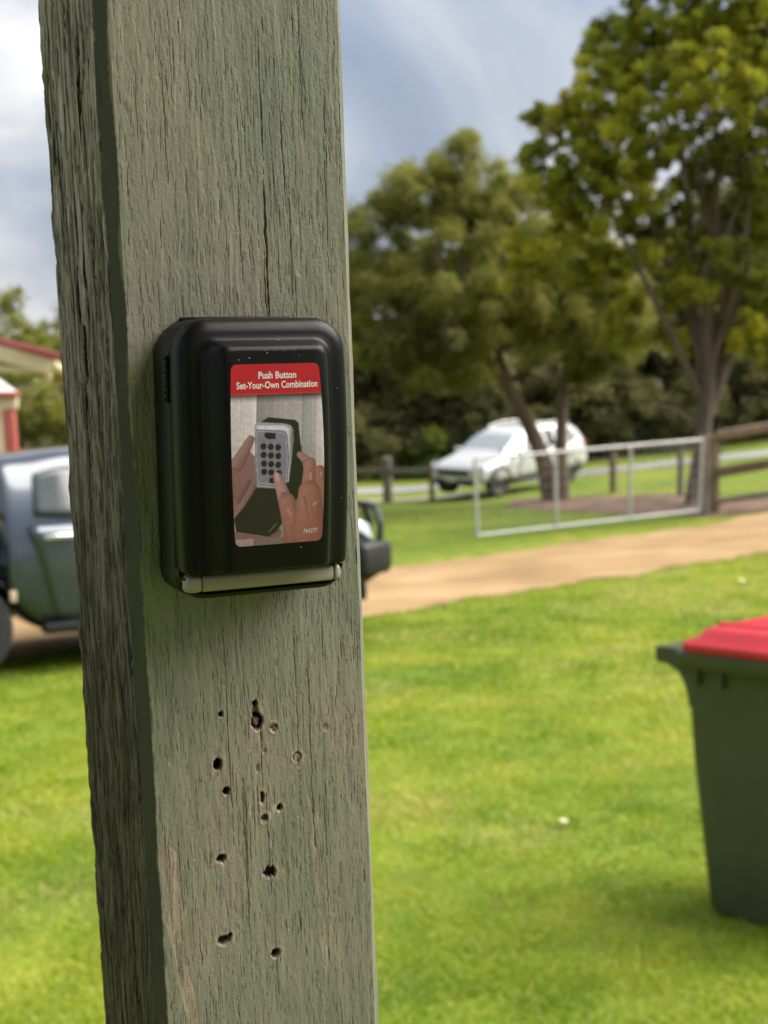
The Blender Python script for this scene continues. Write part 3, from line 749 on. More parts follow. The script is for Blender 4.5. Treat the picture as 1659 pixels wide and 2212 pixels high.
    poly([(402, 866), (682, 880), (722, 914), (742, 1180), (732, 1428), (620, 1454), (428, 1430), (408, 1180)], C(128, 126, 146))
    poly([(484, 885), (500, 876), (608, 884), (612, 952), (520, 950), (484, 920)], C(22, 20, 24))
    for (x, y) in [(475, 1030), (557, 1035), (638, 1043), (480, 1125), (561, 1132), (642, 1140), (486, 1220), (565, 1228), (645, 1237), (490, 1312), (569, 1320), (655, 1330), (580, 1410)]:
        put(np.hypot((X - x) / 34, (Y - y) / 36) < 1, C(24, 20, 28))
        put((np.abs(X - x - 4) < 22) & (np.abs(Y - y + 50) < 5) & (((X * .21).astype(int) % 3) > 0), C(92, 88, 104))
    # right hand pressing a button
    poly([(640, 1520), (700, 1640), (830, 1660), (880, 1600), (905, 1480), (930, 1330), (1010, 1260), (1090, 1280), (1180, 1270), (1180, 2100), (900, 2115), (755, 2120), (720, 1900)], C(166, 106, 96))
    caps((885, 1125), (1010, 1230), 36, 58, (176, 128, 120), (158, 110, 104), -1)
    caps((1005, 1225), (985, 1560), 66, 88, (184, 124, 112), (140, 84, 76), -1)
    caps((1115, 1300), (1150, 1560), 56, 80, (182, 116, 102), (138, 78, 70), -1)
    caps((640, 1375), (745, 1680), 50, 84, (158, 118, 118), (186, 136, 130), 1)
    caps((622, 1345), (640, 1405), 26, 28, (196, 158, 156), (176, 132, 130), 1)
    caps((745, 1640), (900, 2060), 92, 150, (150, 98, 90), (176, 116, 106), 1)
    caps((1000, 1540), (1010, 2000), 125, 190, (180, 118, 104), (148, 86, 76), -1)
    caps((1060, 1690), (1090, 1660), 24, 18, (206, 150, 136), (170, 106, 94))
    for p, q, r_ in [((1000, 1300), (1068, 1262), 7), ((985, 1450), (1060, 1430), 6), ((1110, 1420), (1165, 1400), 6), ((905, 1215), (960, 1180), 5), ((690, 1560), (770, 1520), 6), ((700, 1600), (775, 1570), 5), ((820, 1660), (850, 1760), 8), ((940, 1590), (1000, 1840), 8), ((1080, 1560), (1110, 1850), 7), ((168, 1290), (235, 1220), 5), ((300, 1120), (350, 1080), 5)]:
        caps(p, q, r_, r_ * .6, (120, 66, 60), (150, 92, 84))
    for p, q, r_ in [((1012, 1400), (1010, 1330), 12), ((1128, 1360), (1130, 1330), 11), ((765, 1740), (800, 1800), 16)]:
        caps(p, q, r_, r_, (196, 140, 128), (190, 132, 120))
    red = np.clip((Y - 1650) / 420, 0, 1)[..., None]; hand = inside([(700, 1640), (1180, 1400), (1180, 2140), (740, 2140)])
    img[hand] = (img * (1 - .42 * red) + (C(140, 58, 54) * .42) * red)[hand]
    img *= (1 + .18 * (vn(X, Y, 26, 26, 63) - .5))[..., None]
    lum = img.mean(-1, keepdims=True); img = (img * .8 + lum * .2) * np.array([.72, .655, .73]) * (1 + .30 * np.clip((lum - .25) * 3, 0, 1))
    # printed shading below the band, then the red band
    img *= np.clip((Y - (470 - .02 * X)) / 85, .12, 1)[..., None]
    band = t_ < .1655
    put(band, C(158, 4, 16))
    put((t_ > .160) & band, C(176, 30, 36))
    return img
def make_sticker():
    ns, ntt = 260, 480
    s_, t_ = np.meshgrid(np.linspace(0, 1, ns), np.linspace(0, 1, ntt), indexing='ij')
    x, v = lab_xy(s_, t_)
    X, Y = photo_xy(s_, t_)
    col = paint_print(X, Y, t_)
    for _ in range(1):
        c2 = col.copy(); c2[1:-1] = (col[:-2] + 2 * col[1:-1] + col[2:]) / 4; c3 = c2.copy(); c3[:, 1:-1] = (c2[:, :-2] + 2 * c2[:, 1:-1] + c2[:, 2:]) / 4; col = c3
    V = np.stack([x, v, surf(x, v)], -1) * mm
    ii = np.arange(ns * ntt).reshape(ns, ntt)
    Fq = np.stack([ii[:-1, :-1], ii[:-1, 1:], ii[1:, 1:], ii[1:, :-1]], -1).reshape(-1, 4)
    # rounded corners
    wmm, hmm, rad = 35.5, 67.5, 1.9
    cx = np.minimum(s_, 1 - s_) * wmm; cy = np.minimum(t_, 1 - t_) * hmm
    bad = (cx < rad) & (cy < rad) & (np.hypot(rad - cx, rad - cy) > rad)
    keep = ~bad.ravel()[Fq].any(1)
    me = np_mesh('sticker', V.reshape(-1, 3), Fq[keep])
    a = me.color_attributes.new('print', 'FLOAT_COLOR', 'POINT')
    a.data.foreach_set('color', np.concatenate([col.reshape(-1, 3), np.ones((ns * ntt, 1))], 1).astype(np.float32).ravel())
    m = bpy.data.materials.new('printed_vinyl'); m.use_nodes = True
    t = m.node_tree; b = t.nodes['Principled BSDF']
    at_ = N(t, 'ShaderNodeAttribute'); at_.attribute_name = 'print'
    t.links.new(at_.outputs['Color'], b.inputs['Base Color']); b.inputs['Roughness'].default_value = .28; b.inputs['Specular IOR Level'].default_value = .45
    return link('sticker', me, m, key_box)
sticker = make_sticker()
M_INK = mat('white_ink', (0.56, 0.48, 0.48), .45, var=.04)
def lettering(txt, Xa, Ya, Xb, Yb, Hpx, bold=0.0, lift=.2):
    """text on a line from drawing point a to b; Hpx = cap height in drawing units"""
    cu = bpy.data.curves.new('txt', 'FONT'); cu.body = txt; cu.size = 1; cu.offset = bold; cu.resolution_u = 3
    tmp = bpy.data.objects.new('txt', cu); COL.objects.link(tmp)
    dg = bpy.context.evaluated_depsgraph_get(); dg.update()
    me = bpy.data.meshes.new_from_object(tmp.evaluated_get(dg))
    bpy.data.objects.remove(tmp); bpy.data.curves.remove(cu)
    n = len(me.vertices); co = np.zeros(n * 3, dtype=np.float32); me.vertices.foreach_get('co', co); co = co.reshape(-1, 3)
    x0, x1 = co[:, 0].min(), co[:, 0].max(); cap = 0.70
    out_ = np.zeros_like(co)
    for i in range(n):
        f = (co[i, 0] - x0) / (x1 - x0); yy = co[i, 1] / cap
        X = Xa + (Xb - Xa) * f; Y = Ya + (Yb - Ya) * f - yy * Hpx
        s_, t_ = to_label(X, Y); x, v = lab_xy(np.array(s_), np.array(t_))
        out_[i] = (x * mm, v * mm, float(surf(x, v, lift)) * mm)
    me.vertices.foreach_set('co', out_.ravel()); me.update()
    me.name = 'lettering'
    return link('lettering', me, M_INK, sticker, smooth=False)
lettering('Push Button', 405, 284, 828, 275, 74, .028)
lettering('Set-Your-Own Combination', 164, 398, 1070, 374, 74, .026)
lettering('P64277', 955, 2010, 1104, 2000, 50, .0)
# a few rain drops and flecks of grit on the cover
rg = random.Random(3)
d = MB()
for _ in range(26):
    x, v = rg.uniform(-17, 25), rg.uniform(-38, 50)
    if abs(x) < 19 and -34 < v < 37: x = rg.uniform(21, 30)
    if x > 21 and v > 44: continue
    q = surf(x, v, 0) if abs(x) < 19 else (35.0 + float(bulge(v)) * .6)
    bmesh.ops.create_icosphere(d.bm, subdivisions=1, radius=rg.uniform(.1, .26) * mm, matrix=Matrix.Translation((x * mm, v * mm, q * mm)))
o = d.build('grit', mat('pale_grit', (.35, .34, .32), .3), cover); o['kind'] = 'stuff'
# ------------------------------------------------------------------ wheelie bin (front lip to the left)
def make_bin():
    M_BIN = mat('dark_green_bin_plastic', (0.043, 0.054, 0.021), .5, var=.12, scale=9, bump=.05, bscale=300)
    M_LID = mat('red_lid_plastic', (0.46, 0.010, 0.018), .42, var=.08, scale=9, bump=.04, bscale=200)
    M_BLK = mat('bin_wheel_rubber', (0.02, 0.02, 0.02), .8)
    c = ground(1541, 1978)
    psi = R(-50)
    # local x runs from the front lip (0) to the back (+), local y across (near side is -y)
    m = hill_matrix(Vector((c.x, c.y, float(hill(c.x, c.y)))), Vector((math.cos(psi), math.sin(psi), 0)), -.004)
    root = empty('wheelie_bin', 'dark green wheelie bin with a closed red lid standing on the lawn', 'bin', matrix=m)
    def loop(x0, x1, y0, y1, z, r=.05, k=6):
        P = []
        for (cx, cy, a) in ((x1 - r, y1 - r, 0), (x0 + r, y1 - r, 90), (x0 + r, y0 + r, 180), (x1 - r, y0 + r, 270)):
            for i in range(k + 1):
                t = R(a + 90 * i / k); P.append(Vector((cx + r * math.cos(t), cy + r * math.sin(t), z)))
        return P
    def loft(loops, name, mm_, cap0=True, cap1=True, angle=40):
        b = MB(); RV = [[b.bm.verts.new(p) for p in l] for l in loops]; n = len(RV[0])
        for q in range(len(RV) - 1):
            for j in range(n): b.bm.faces.new((RV[q][j], RV[q][(j + 1) % n], RV[q + 1][(j + 1) % n], RV[q + 1][j]))
        if cap0: b.bm.faces.new(RV[0][::-1])
        if cap1: b.bm.faces.new(RV[-1])
        return b.build(name, mm_, root, angle=angle)
    # body: tapers towards the ground, y 0 is the near side at the base
    H = 0.985
    def sec(z, grow=0.0, r=.05):
        f = z / H
        return loop(-.066 - .018 * f - grow, .50 + .075 * f + grow, 0.0 - .045 * f - grow, .44 + .045 * f + grow, z, r)
    loft([sec(0.0, -.02, .11), sec(.012, -.005, .115), sec(.04, 0, .11), sec(.30, 0, .08), sec(.60), sec(.86), sec(.905, .004), sec(.925, .012), sec(.94, .018)], 'body', M_BIN, True, True)
    # rim collar: thick flange with a comb lip at the front that flares out in a curve
    b = MB()
    prof = [(-.062, .78), (-.070, .825), (-.084, .868), (-.110, .905), (-.150, .926), (-.205, .933), (-.213, .942), (-.213, .982), (-.205, .990), (-.03, .990), (-.03, .78)]
    b.prism(prof, -.035, .475)
    b.build('comb_lip', M_BIN, root, angle=30)
    loft([loop(-.10, .63, -.072, .512, .930, .04), loop(-.104, .634, -.078, .518, .938, .04), loop(-.104, .634, -.078, .518, .982, .04), loop(-.098, .63, -.072, .512, .989, .04), loop(-.085, .615, -.06, .50, .9895, .04)], 'rim', M_BIN, True, True)
    # lifting lugs under the rim on the near side
    for x in (-.006, .10, .30, .48):
        b = MB(); b.box((x, -.052, .905), (.012, .026, .075), bev=.003); b.build('rib', M_BIN, root)
    
    # lid: shallow dome with a raised panel and a rolled edge
    lid = loft([loop(-.072, .66, -.074, .514, .9905, .05), loop(-.078, .668, -.080, .520, .996, .05), loop(-.078, .668, -.080, .520, 1.018, .05), loop(-.070, .66, -.072, .512, 1.026, .05), loop(-.035, .63, -.040, .48, 1.040, .05),
          loop(-.020, .615, -.026, .466, 1.064, .05), loop(.01, .60, 0, .44, 1.076, .05), loop(.10, .50, .10, .34, 1.090, .05)], 'lid', M_LID, False, True)
    b = MB()
    for y in (.06, .38): b.box((.27, y, 1.078), (.50, .05, .022), bev=.008)
    b.build('lid_ridge', M_LID, lid)
    b = MB(); b.box((-.060, .22, 1.020), (.05, .16, .022), bev=.008); b.build('lid_grip', M_LID, lid)
    # hinge bar with two handles at the back, axle, wheels
    b = MB(); b.tube([(.70, -.02, 1.0), (.70, .46, 1.0)], .016, 12); b.build('handle_bar', M_BIN, root)
    for y in (.02, .42):
        b = MB(); b.box((.655, y, .985), (.10, .045, .05), bev=.01); b.build('hinge_arm', M_BIN, root)
    b = MB(); b.tube([(.52, -.07, .10), (.52, .51, .10)], .011, 10); b.build('axle', M_BLK, root)
    for y in (-.075, .515):
        b = MB(); b.lathe([(.012, -.024), (.045, -.026), (.060, -.018), (.088, -.022), (.100, -.012), (.100, .012), (.088, .022), (.060, .018), (.045, .026), (.012, .024)], 'Y', 28, Matrix.Translation((.52, y, .10)))
        b.build('wheel', M_BLK, root)
make_bin()
# ------------------------------------------------------------------ steel farm gate, standing open beside the driveway
M_GALV = mat('galvanised_steel', (0.50, 0.49, 0.48), .5, metal=.35, var=.15, scale=14)
M_WIRE = mat('galvanised_wire', (0.34, 0.33, 0.32), .5, metal=.5, var=.1)
M_TIMB = mat('weathered_fence_timber', (0.235, 0.175, 0.115), .85, var=.28, scale=9, bump=.5, bscale=60, stretch=(1, 1, .25))
M_TIMB2 = mat('grey_fence_timber', (0.17, 0.145, 0.12), .88, var=.3, scale=8, bump=.5, bscale=50, stretch=(1, 1, .2))
M_TIMB3 = mat('brown_fence_timber', (0.145, 0.098, 0.066), .88, var=.3, scale=8, bump=.5, bscale=50, stretch=(1, 1, .2))
def make_gate():
    bl, br = at(1031, 1157, 21.0), at(1512, 1103, 22.0)
    tl, tr = at(1026, 992, 21.0), at(1517, 950, 22.0)
    root = empty('farm_gate', 'open galvanised steel farm gate with mesh infill beside the driveway', 'gate', loc=(br.x, br.y, float(hill(br.x, br.y))))
    inv = root.matrix_world.inverted() if False else Matrix.Translation(-root.location)
    P = lambda u, v: inv @ ((bl.lerp(br, u)).lerp(tl.lerp(tr, u), v))
    r = .027
    b = MB(); b.tube([P(0, 0), P(1, 0)], r, 10); b.build('bottom_tube', M_GALV, root)
    b = MB(); b.tube([P(0, 1), P(1, 1)], r, 10); b.build('top_tube', M_GALV, root)
    for u in (0, .345, .675, 1):
        b = MB(); e = .004 if 0 < u < 1 else 0
        b.tube([P(u, -.01 if not e else .012), P(u, 1.01 if not e else .988)], r * (1.1 if not e else 1.0), 10); b.build('upright', M_GALV, root)
    b = MB()
    for k in range(1, 7): b.tube([P(0.004, k / 7.0), P(.996, k / 7.0)], .0042, 4)
    for k in range(1, 27): b.tube([P(k / 27.0, .01), P(k / 27.0, .99)], .0042, 4)
    o = b.build('wire_mesh', M_WIRE, root); o['kind'] = 'stuff'
    for v in (.12, .88):
        b = MB(); q = P(1, v); b.tube([q + Vector((0, 0, -.04)), q + Vector((0, 0, .04))], .03, 10); b.tube([q, q + Vector((.12, .02, 0))], .012, 8); b.build('hinge', M_GALV, root)
    b = MB(); q = P(0, .62); b.tube([q, q + Vector((-.05, -.02, -.05)), q + Vector((-.05, -.02, -.30))], .006, 6); b.build('latch_chain', M_WIRE, root)
make_gate()

def fence(name, label, posts, rails, wires=(), origin=None):
    o = posts[0][0] if origin is None else origin
    root = empty(name, label, 'fence', loc=o)
    inv = Matrix.Translation(-Vector(o))
    for (p, h, rad, mm_, rnd) in posts:
        b = MB(); z0 = Vector((0, 0, -.25)); q = inv @ p
        if rnd: b.tube([q + z0, q + Vector((.004, 0, h * .5)), q + Vector((0, 0, h - .02)), q + Vector((0, 0, h))], [rad * 1.05, rad, rad * .97, rad * .8], 12)
        else: b.box(q + Vector((0, 0, (h - .25) / 2)), (rad * 2, rad * 2, h + .25), bev=.012)
        b.build('fence_post', mm_, root)
    for (p, q, hgt, thick, mm_) in rails:
        p, q = inv @ p, inv @ q; d = q - p
        rot = d.to_track_quat('X', 'Z').to_matrix().to_4x4()
        b = MB(); b.box((p + q) / 2, (d.length, thick, hgt), rot=rot, bev=min(hgt, thick) * .2); b.build('rail', mm_, root)
    if wires:
        b = MB()
        for (p, q) in wires: b.tube([inv @ p, inv @ q], .0025, 4)
        w_ = b.build('wire', M_WIRE, root); w_['kind'] = 'stuff'
    return root
up = lambda p, h: Vector((p.x, p.y, p.z + h))
# entrance fence: two posts side by side and three heavy rails running off to the right
ga = at(1523, 1106, 22.05); gb = at(1543, 1104, 22.12)
ga.z = float(hill(ga.x, ga.y)) ; gb.z = float(hill(gb.x, gb.y))
far = at(1900, 900, 20.2)
rails = []
for (y0, y1, hh, tk, mm_) in ((941, 880, .15, .12, M_TIMB), (1021, 957, .16, .08, M_TIMB3), (1084, 1026, .085, .07, M_TIMB2)):
    rails.append((at(1548, y0, 22.03), at(1960, y1 - 6, 21.4), hh, tk, mm_))
e1 = at(1958, 1062, 21.45)
ww = [(at(1548, y, 22.14), at(1960, y - 62, 21.5)) for y in (962, 975, 988, 1000, 1040, 1052, 1064)]
fence('entrance_fence', 'brown timber post and rail fence holding the open steel gate', [(gb, 1.24, .068, M_TIMB, False), (e1, 1.24, .075, M_TIMB, False)], rails, ww)
root = empty('gate_post', 'grey round strainer post that the steel gate hangs on', 'post', loc=ga)
b = MB(); b.tube([(0, 0, -.3), (0, 0, .6), (0, 0, 1.21), (0, 0, 1.25)], [.075, .072, .07, .058], 16); b.build('shaft', M_TIMB2, root)
b = MB(); b.tube([(0, 0, .80), (0, 0, .815)], [.076, .076], 16); b.build('wire_band', M_WIRE, root)
# road side fence, left of the parked car
p1, p2, p0 = onhill(.10, 32.3), onhill(1.08, 31.4), onhill(-2.3, 33.1)
fence('roadside_fence', 'old grey post and rail fence by the road, left of the white car',
      [(p1, 1.06, .115, M_TIMB2, True), (p2, .84, .06, M_TIMB3, True), (p0, 1.0, .08, M_TIMB2, True), (onhill(-5.2, 33.8), 1.0, .08, M_TIMB2, True)],
      [(up(p1, .72), up(p2, .72), .13, .05, M_TIMB2), (up(p0, .75), up(p1, .75), .12, .05, M_TIMB2)], [(up(p0, h), up(p1, h)) for h in (.2, .4)], origin=p1)
# paddock fence behind the gate
q1, q2, q3 = onhill(4.78, 29.3), onhill(5.55, 26.3), onhill(5.45, 22.7)
fence('paddock_fence', 'weathered wire fence with one dark timber rail behind the steel gate',
      [(q1, 1.02, .075, M_TIMB3, True), (q2, 1.0, .06, M_TIMB2, True)],
      [(up(q1, .93), up(q2, .93), .11, .05, M_TIMB2), (up(q2, .93), up(q3, .95), .11, .05, M_TIMB2)],
      [(up(q1, h), up(q2, h)) for h in (.25, .5, .7)] + [(up(q2, h), up(q3, h)) for h in (.25, .5, .7)], origin=q1)
# ------------------------------------------------------------------ vehicles
M_GLASS = mat('dark_car_glass', (0.055, 0.062, 0.062), .08, var=.05, coat=.15, spec=.6)
M_SCREEN = mat('windscreen_glass', (0.26, 0.29, 0.30), .07, var=.05, coat=.8, spec=.9)  # pale base colour stands in for sky reflected in the glass
M_TYRE = mat('tyre_rubber', (0.022, 0.021, 0.020), .85, var=.2, scale=12)
M_RIM = mat('alloy_rim', (0.48, 0.47, 0.45), .35, metal=.8, var=.08)
M_BLACK = mat('black_trim', (0.008, 0.008, 0.009), .5, var=.15, scale=20)
M_CHROME = mat('chrome', (0.75, 0.75, 0.75), .14, metal=1.0, var=.03)
M_LENS = mat('lamp_lens', (0.55, 0.57, 0.60), .12, metal=.2, var=.05, coat=.6)
M_REDL = mat('red_lamp_lens', (0.35, 0.015, 0.015), .2, var=.05, coat=.5)
M_PLATE = mat('number_plate', (0.6, 0.6, 0.58), .5, var=.03)

class Shell:
    """a vehicle body from stations along x; each station gives half widths and heights of nine section points"""
    def __init__(s, st):
        s.st = st
        s.x = [q[0] for q in st]
        s.G = []
        for (x, zb, w_, zm, zbelt, wb, zr, wr, zt) in st:
            s.G.append([(0, zb), (w_ * .86, zb), (w_ * .985, zb + .10), (w_, zm), (wb, zbelt), (wr, zr), (wr * .82, zt - .012), (wr * .4, zt), (0, zt + .006)])
    def pt(s, sx, k, side=-1, off=0.0):
        i = min(int(sx), len(s.G) - 2); f = sx - i; j = min(int(k), 7); g = k - j
        P = lambda a, b: np.array([s.x[a], s.G[a][b][0], s.G[a][b][1]])
        p = (P(i, j) * (1 - g) + P(i, j + 1) * g) * (1 - f) + (P(i + 1, j) * (1 - g) + P(i + 1, j + 1) * g) * f
        return Vector((p[0], side * p[1], p[2]))
    def body(s, name, m, parent, lv=2):
        b = bmesh.new(); rings = []
        for i, x in enumerate(s.x):
            h = s.G[i]; ring = [Vector((x, y, z)) for y, z in h] + [Vector((x, -y, z)) for y, z in h[-2:0:-1]]
            rings.append([b.verts.new(p) for p in ring])
        n = len(rings[0])
        for q in range(len(rings) - 1):
            for j in range(n): b.faces.new((rings[q][j], rings[q][(j + 1) % n], rings[q + 1][(j + 1) % n], rings[q + 1][j]))
        for r_ in (rings[0], rings[-1]):
            for j in range(1, 7): b.faces.new((r_[j], r_[j + 1], r_[n - j - 1], r_[n - j]))
            b.faces.new((r_[0], r_[1], r_[n - 1])); b.faces.new((r_[7], r_[8], r_[9]))
        bmesh.ops.recalc_face_normals(b, faces=b.faces[:])
        me = bpy.data.meshes.new(name); b.to_mesh(me); b.free()
        o = link(name, me, m, parent); md = o.modifiers.new('sub', 'SUBSURF'); md.levels = lv; md.render_levels = lv
        return o
    def patch(s, name, m, parent, corners, side=-1, off=.018, n=8, thick=.012):
        """skin panel following the shell; corners (s,k) lower rear, lower front, upper front, upper rear"""
        (a, b_, c, d) = corners; rows = []
        for i in range(n + 1):
            u = i / n; row = []
            for j in range(n + 1):
                v = j / n
                sx = (a[0] * (1 - u) + b_[0] * u) * (1 - v) + (d[0] * (1 - u) + c[0] * u) * v
                kk = (a[1] * (1 - u) + b_[1] * u) * (1 - v) + (d[1] * (1 - u) + c[1] * u) * v
                p = s.pt(sx, kk, side); e = .02
                tx = s.pt(min(sx + e, len(s.x) - 1.001), kk, side) - s.pt(max(sx - e, 0), kk, side); tk = s.pt(sx, min(kk + e, 8), side) - s.pt(sx, max(kk - e, 0), side)
                nn = tx.cross(tk).normalized()
                if nn.y * side < 0 and abs(nn.y) > .02: nn = -nn
                if abs(nn.y) <= .02 and nn.z < 0: nn = -nn
                row.append(p + nn * off)
            rows.append(row)
        q = MB(); q.grid(rows); o = q.build(name, m, parent, angle=60)
        md = o.modifiers.new('thickness', 'SOLIDIFY'); md.thickness = thick; md.offset = 0
        return o
    def top(s, name, m, parent, s0, s1, k=5.0, n=8, off=.012):
        rows = []
        for i in range(n + 1):
            sx = s0 + (s1 - s0) * i / n; row = []
            for j in range(-n, n + 1):
                kk = k + (8 - k) * (1 - abs(j) / n) if True else 0
                p = s.pt(sx, kk, 1 if j > 0 else -1); row.append(p)
            rows.append(row)
        # lift along the mean normal
        a, b_ = rows[0][n], rows[-1][n]; t = (b_ - a); nn = Vector((-t.z, 0, t.x)).normalized()
        if nn.z < 0: nn = -nn
        rows = [[p + nn * off for p in r_] for r_ in rows]
        q = MB(); q.grid(rows); o = q.build(name, m, parent, angle=60)
        md = o.modifiers.new('thickness', 'SOLIDIFY'); md.thickness = .012; md.offset = 0
        return o

def wheel(parent, x, y, r, wd, spokes=5, side=-1):
    mtx = Matrix.Translation((x, y, r))
    ir = r * .66; s = side
    b = MB()
    b.lathe([(ir * 1.02, -wd * .42 * -s * -1), (ir * 1.0, s * wd * .30), (ir * .90, s * wd * .28), (ir * .86, s * wd * .05), (.05, s * wd * .05)], 'Y', 36, mtx)
    for k in range(spokes):
        t = 2 * math.pi * k / spokes + .3
        for dt in (-.13, .13):
            a = Vector((math.cos(t) * .05, s * wd * .34, math.sin(t) * .05)); c = Vector((math.cos(t + dt) * ir * .96, s * wd * .30, math.sin(t + dt) * ir * .96))
            b.tube([mtx @ a, mtx @ c], [.03, .026], 6)
    b.lathe([(.07, s * wd * .28), (.065, s * wd * .40), (.0005, s * wd * .42)], 'Y', 20, mtx)
    w_ = b.build('wheel', M_RIM, parent)
    b = MB()
    h = wd / 2
    b.lathe([(ir, -h * .86), (ir * 1.06, -h), (r * .93, -h * .98), (r * .985, -h * .8), (r, -h * .5), (r, h * .5), (r * .985, h * .8), (r * .93, h * .98), (ir * 1.06, h), (ir, h * .86)], 'Y', 44, mtx)
    b.build('tyre', M_TYRE, w_)
    return w_
def arch(parent, x, y, r, wd, z, m, side=-1, a0=-10, a1=190):
    """dark wheel housing disc and a cladding rim round the opening"""
    b = MB(); n = 24
    c = Vector((x, y, z))
    disc = [c + Vector((r * math.cos(R(a0 + (a1 - a0) * i / n)), 0, r * math.sin(R(a0 + (a1 - a0) * i / n)))) for i in range(n + 1)]
    vs = [b.bm.verts.new(p) for p in disc]; cc = b.bm.verts.new(c + Vector((0, 0, -.12)))
    for i in range(n): b.bm.faces.new((cc, vs[i], vs[i + 1]))
    b.tube([p + Vector((0, side * .012, 0)) for p in disc], .035, 8)
    return b.build('wheel_arch', m, parent)

def make_suv():
    M_W = mat('white_car_paint', (0.56, 0.56, 0.55), .25, metal=.15, var=.02, coat=.8)
    fw, rw = ground(1062, 1077), at(1243, 1041, 33.25)
    d = (fw - rw); L = Vector((d.x, d.y, 0)).length
    f = Vector((d.x, d.y, d.z)).normalized(); up_ = Vector((0, 0, 1)); l = up_.cross(f).normalized(); n = f.cross(l)
    WB, TW = 2.66, .80
    # wheels on the visible (left) side stand on fw and rw
    o = (fw + rw) / 2 - f * (WB / 2) - l * TW
    m = Matrix(((f.x, l.x, n.x, o.x), (f.y, l.y, n.y, o.y), (f.z, l.z, n.z, o.z), (0, 0, 0, 1))) @ Matrix.Translation((WB / 2, 0, 0)) @ Matrix.Diagonal((.915, .92, .875, 1)) @ Matrix.Translation((-WB / 2, 0, 0))
    root = empty('parked_car', 'white five door car parked on the verge behind the trees', 'car', matrix=m)
    #      x     zb   w    zm   belt  wb   zr    wr   zt
    S = Shell([(-.88, .52, .80, .70, .92, .76, 1.02, .70, 1.05), (-.82, .40, .89, .68, .98, .87, 1.20, .74, 1.23), (-.66, .33, .92, .70, 1.02, .90, 1.47, .66, 1.52), (-.30, .30, .93, .70, 1.03, .91, 1.57, .635, 1.635),
        (.55, .28, .93, .68, 1.00, .915, 1.615, .635, 1.675), (1.30, .28, .93, .66, .975, .915, 1.585, .63, 1.645), (1.62, .28, .93, .66, .965, .915, 1.50, .64, 1.55), (2.42, .30, .93, .66, .945, .905, 1.02, .78, 1.06),
        (2.80, .33, .92, .64, .90, .885, .955, .74, .985), (3.22, .36, .90, .60, .82, .84, .865, .68, .885), (3.40, .40, .80, .56, .73, .72, .765, .58, .775)])
    S.body('body', M_W, root)
    for sd in (1, -1):
        S.patch('rear_door_window', M_GLASS, root, [(3.05, 4.18), (3.98, 4.14), (3.98, 4.84), (3.2, 4.82)], sd)
        S.patch('front_door_window', M_GLASS, root, [(4.07, 4.14), (6.15, 4.12), (5.15, 4.84), (4.07, 4.85)], sd)
        S.patch('quarter_window', M_GLASS, root, [(2.25, 4.35), (2.95, 4.25), (3.05, 4.80), (2.55, 4.74)], sd)
        S.patch('side_cladding', M_BLACK, root, [(2.2, 1.2), (7.2, 1.2), (7.2, 2.25), (2.2, 2.25)], sd, off=.02)
        dr = S.patch('front_door', M_W, root, [(4.03, 2.35), (6.55, 2.35), (6.3, 4.0), (4.03, 4.0)], sd, off=.010)
        p = S.pt(4.35, 3.72, sd); b = MB(); b.box(p + Vector((0, sd * .035, 0)), (.2, .03, .03), bev=.008); b.build('handle', M_W, dr)
        dr = S.patch('rear_door', M_W, root, [(3.05, 2.35), (3.98, 2.35), (3.98, 4.0), (2.85, 4.0)], sd, off=.010)
        p = S.pt(3.15, 3.78, sd); b = MB(); b.box(p + Vector((0, sd * .035, 0)), (.2, .03, .03), bev=.008); b.build('handle', M_W, dr)
        b = MB(); b.box((2.02, sd * 1.03, 1.06), (.12, .20, .14), bev=.04, seg=3); b.build('mirror', M_W, root)
        b = MB(); b.tube([S.pt(2.6, 5.35, sd) + Vector((0, 0, .03)), S.pt(3.2, 5.35, sd) + Vector((0, 0, .085)), S.pt(4.4, 5.35, sd) + Vector((0, 0, .075)), S.pt(5.1, 5.35, sd) + Vector((0, 0, .02))], .018, 8); b.build('roof_rail', M_RIM, root)
        S.patch('headlight', M_LENS, root, [(8.55, 4.0), (9.55, 3.7), (9.45, 4.35), (8.7, 4.45)], sd, off=.02)
        S.patch('tail_light', M_REDL, root, [(.9, 3.9), (1.7, 4.1), (1.55, 4.4), (.95, 4.35)], sd, off=.02)
        for x in (0.0, WB):
            arch(root, x, sd * .905, .41, .1, .345, M_BLACK, sd)
            wheel(root, x, sd * (TW), .345, .23, 5, sd)
            bpy.context.view_layer.update()
    S.top('windscreen', M_SCREEN, root, 6.12, 6.92, 5.15)
    S.top('rear_window', M_GLASS, root, 1.05, 1.85, 5.2)
    b = MB(); b.box((3.375, 0, .66), (.06, 1.0, .14), bev=.02); b.build('grille', M_BLACK, root)
    b = MB(); b.box((3.36, 0, .42), (.12, 1.45, .15), bev=.03); b.build('lower_bumper', M_BLACK, root)
    b = MB(); b.box((3.432, 0, .50), (.012, .37, .11), bev=.003); b.build('number_plate', M_PLATE, root)
    b = MB(); b.box((-.86, 0, .50), (.1, 1.5, .2), bev=.03); b.build('rear_bumper', M_BLACK, root)
make_suv()

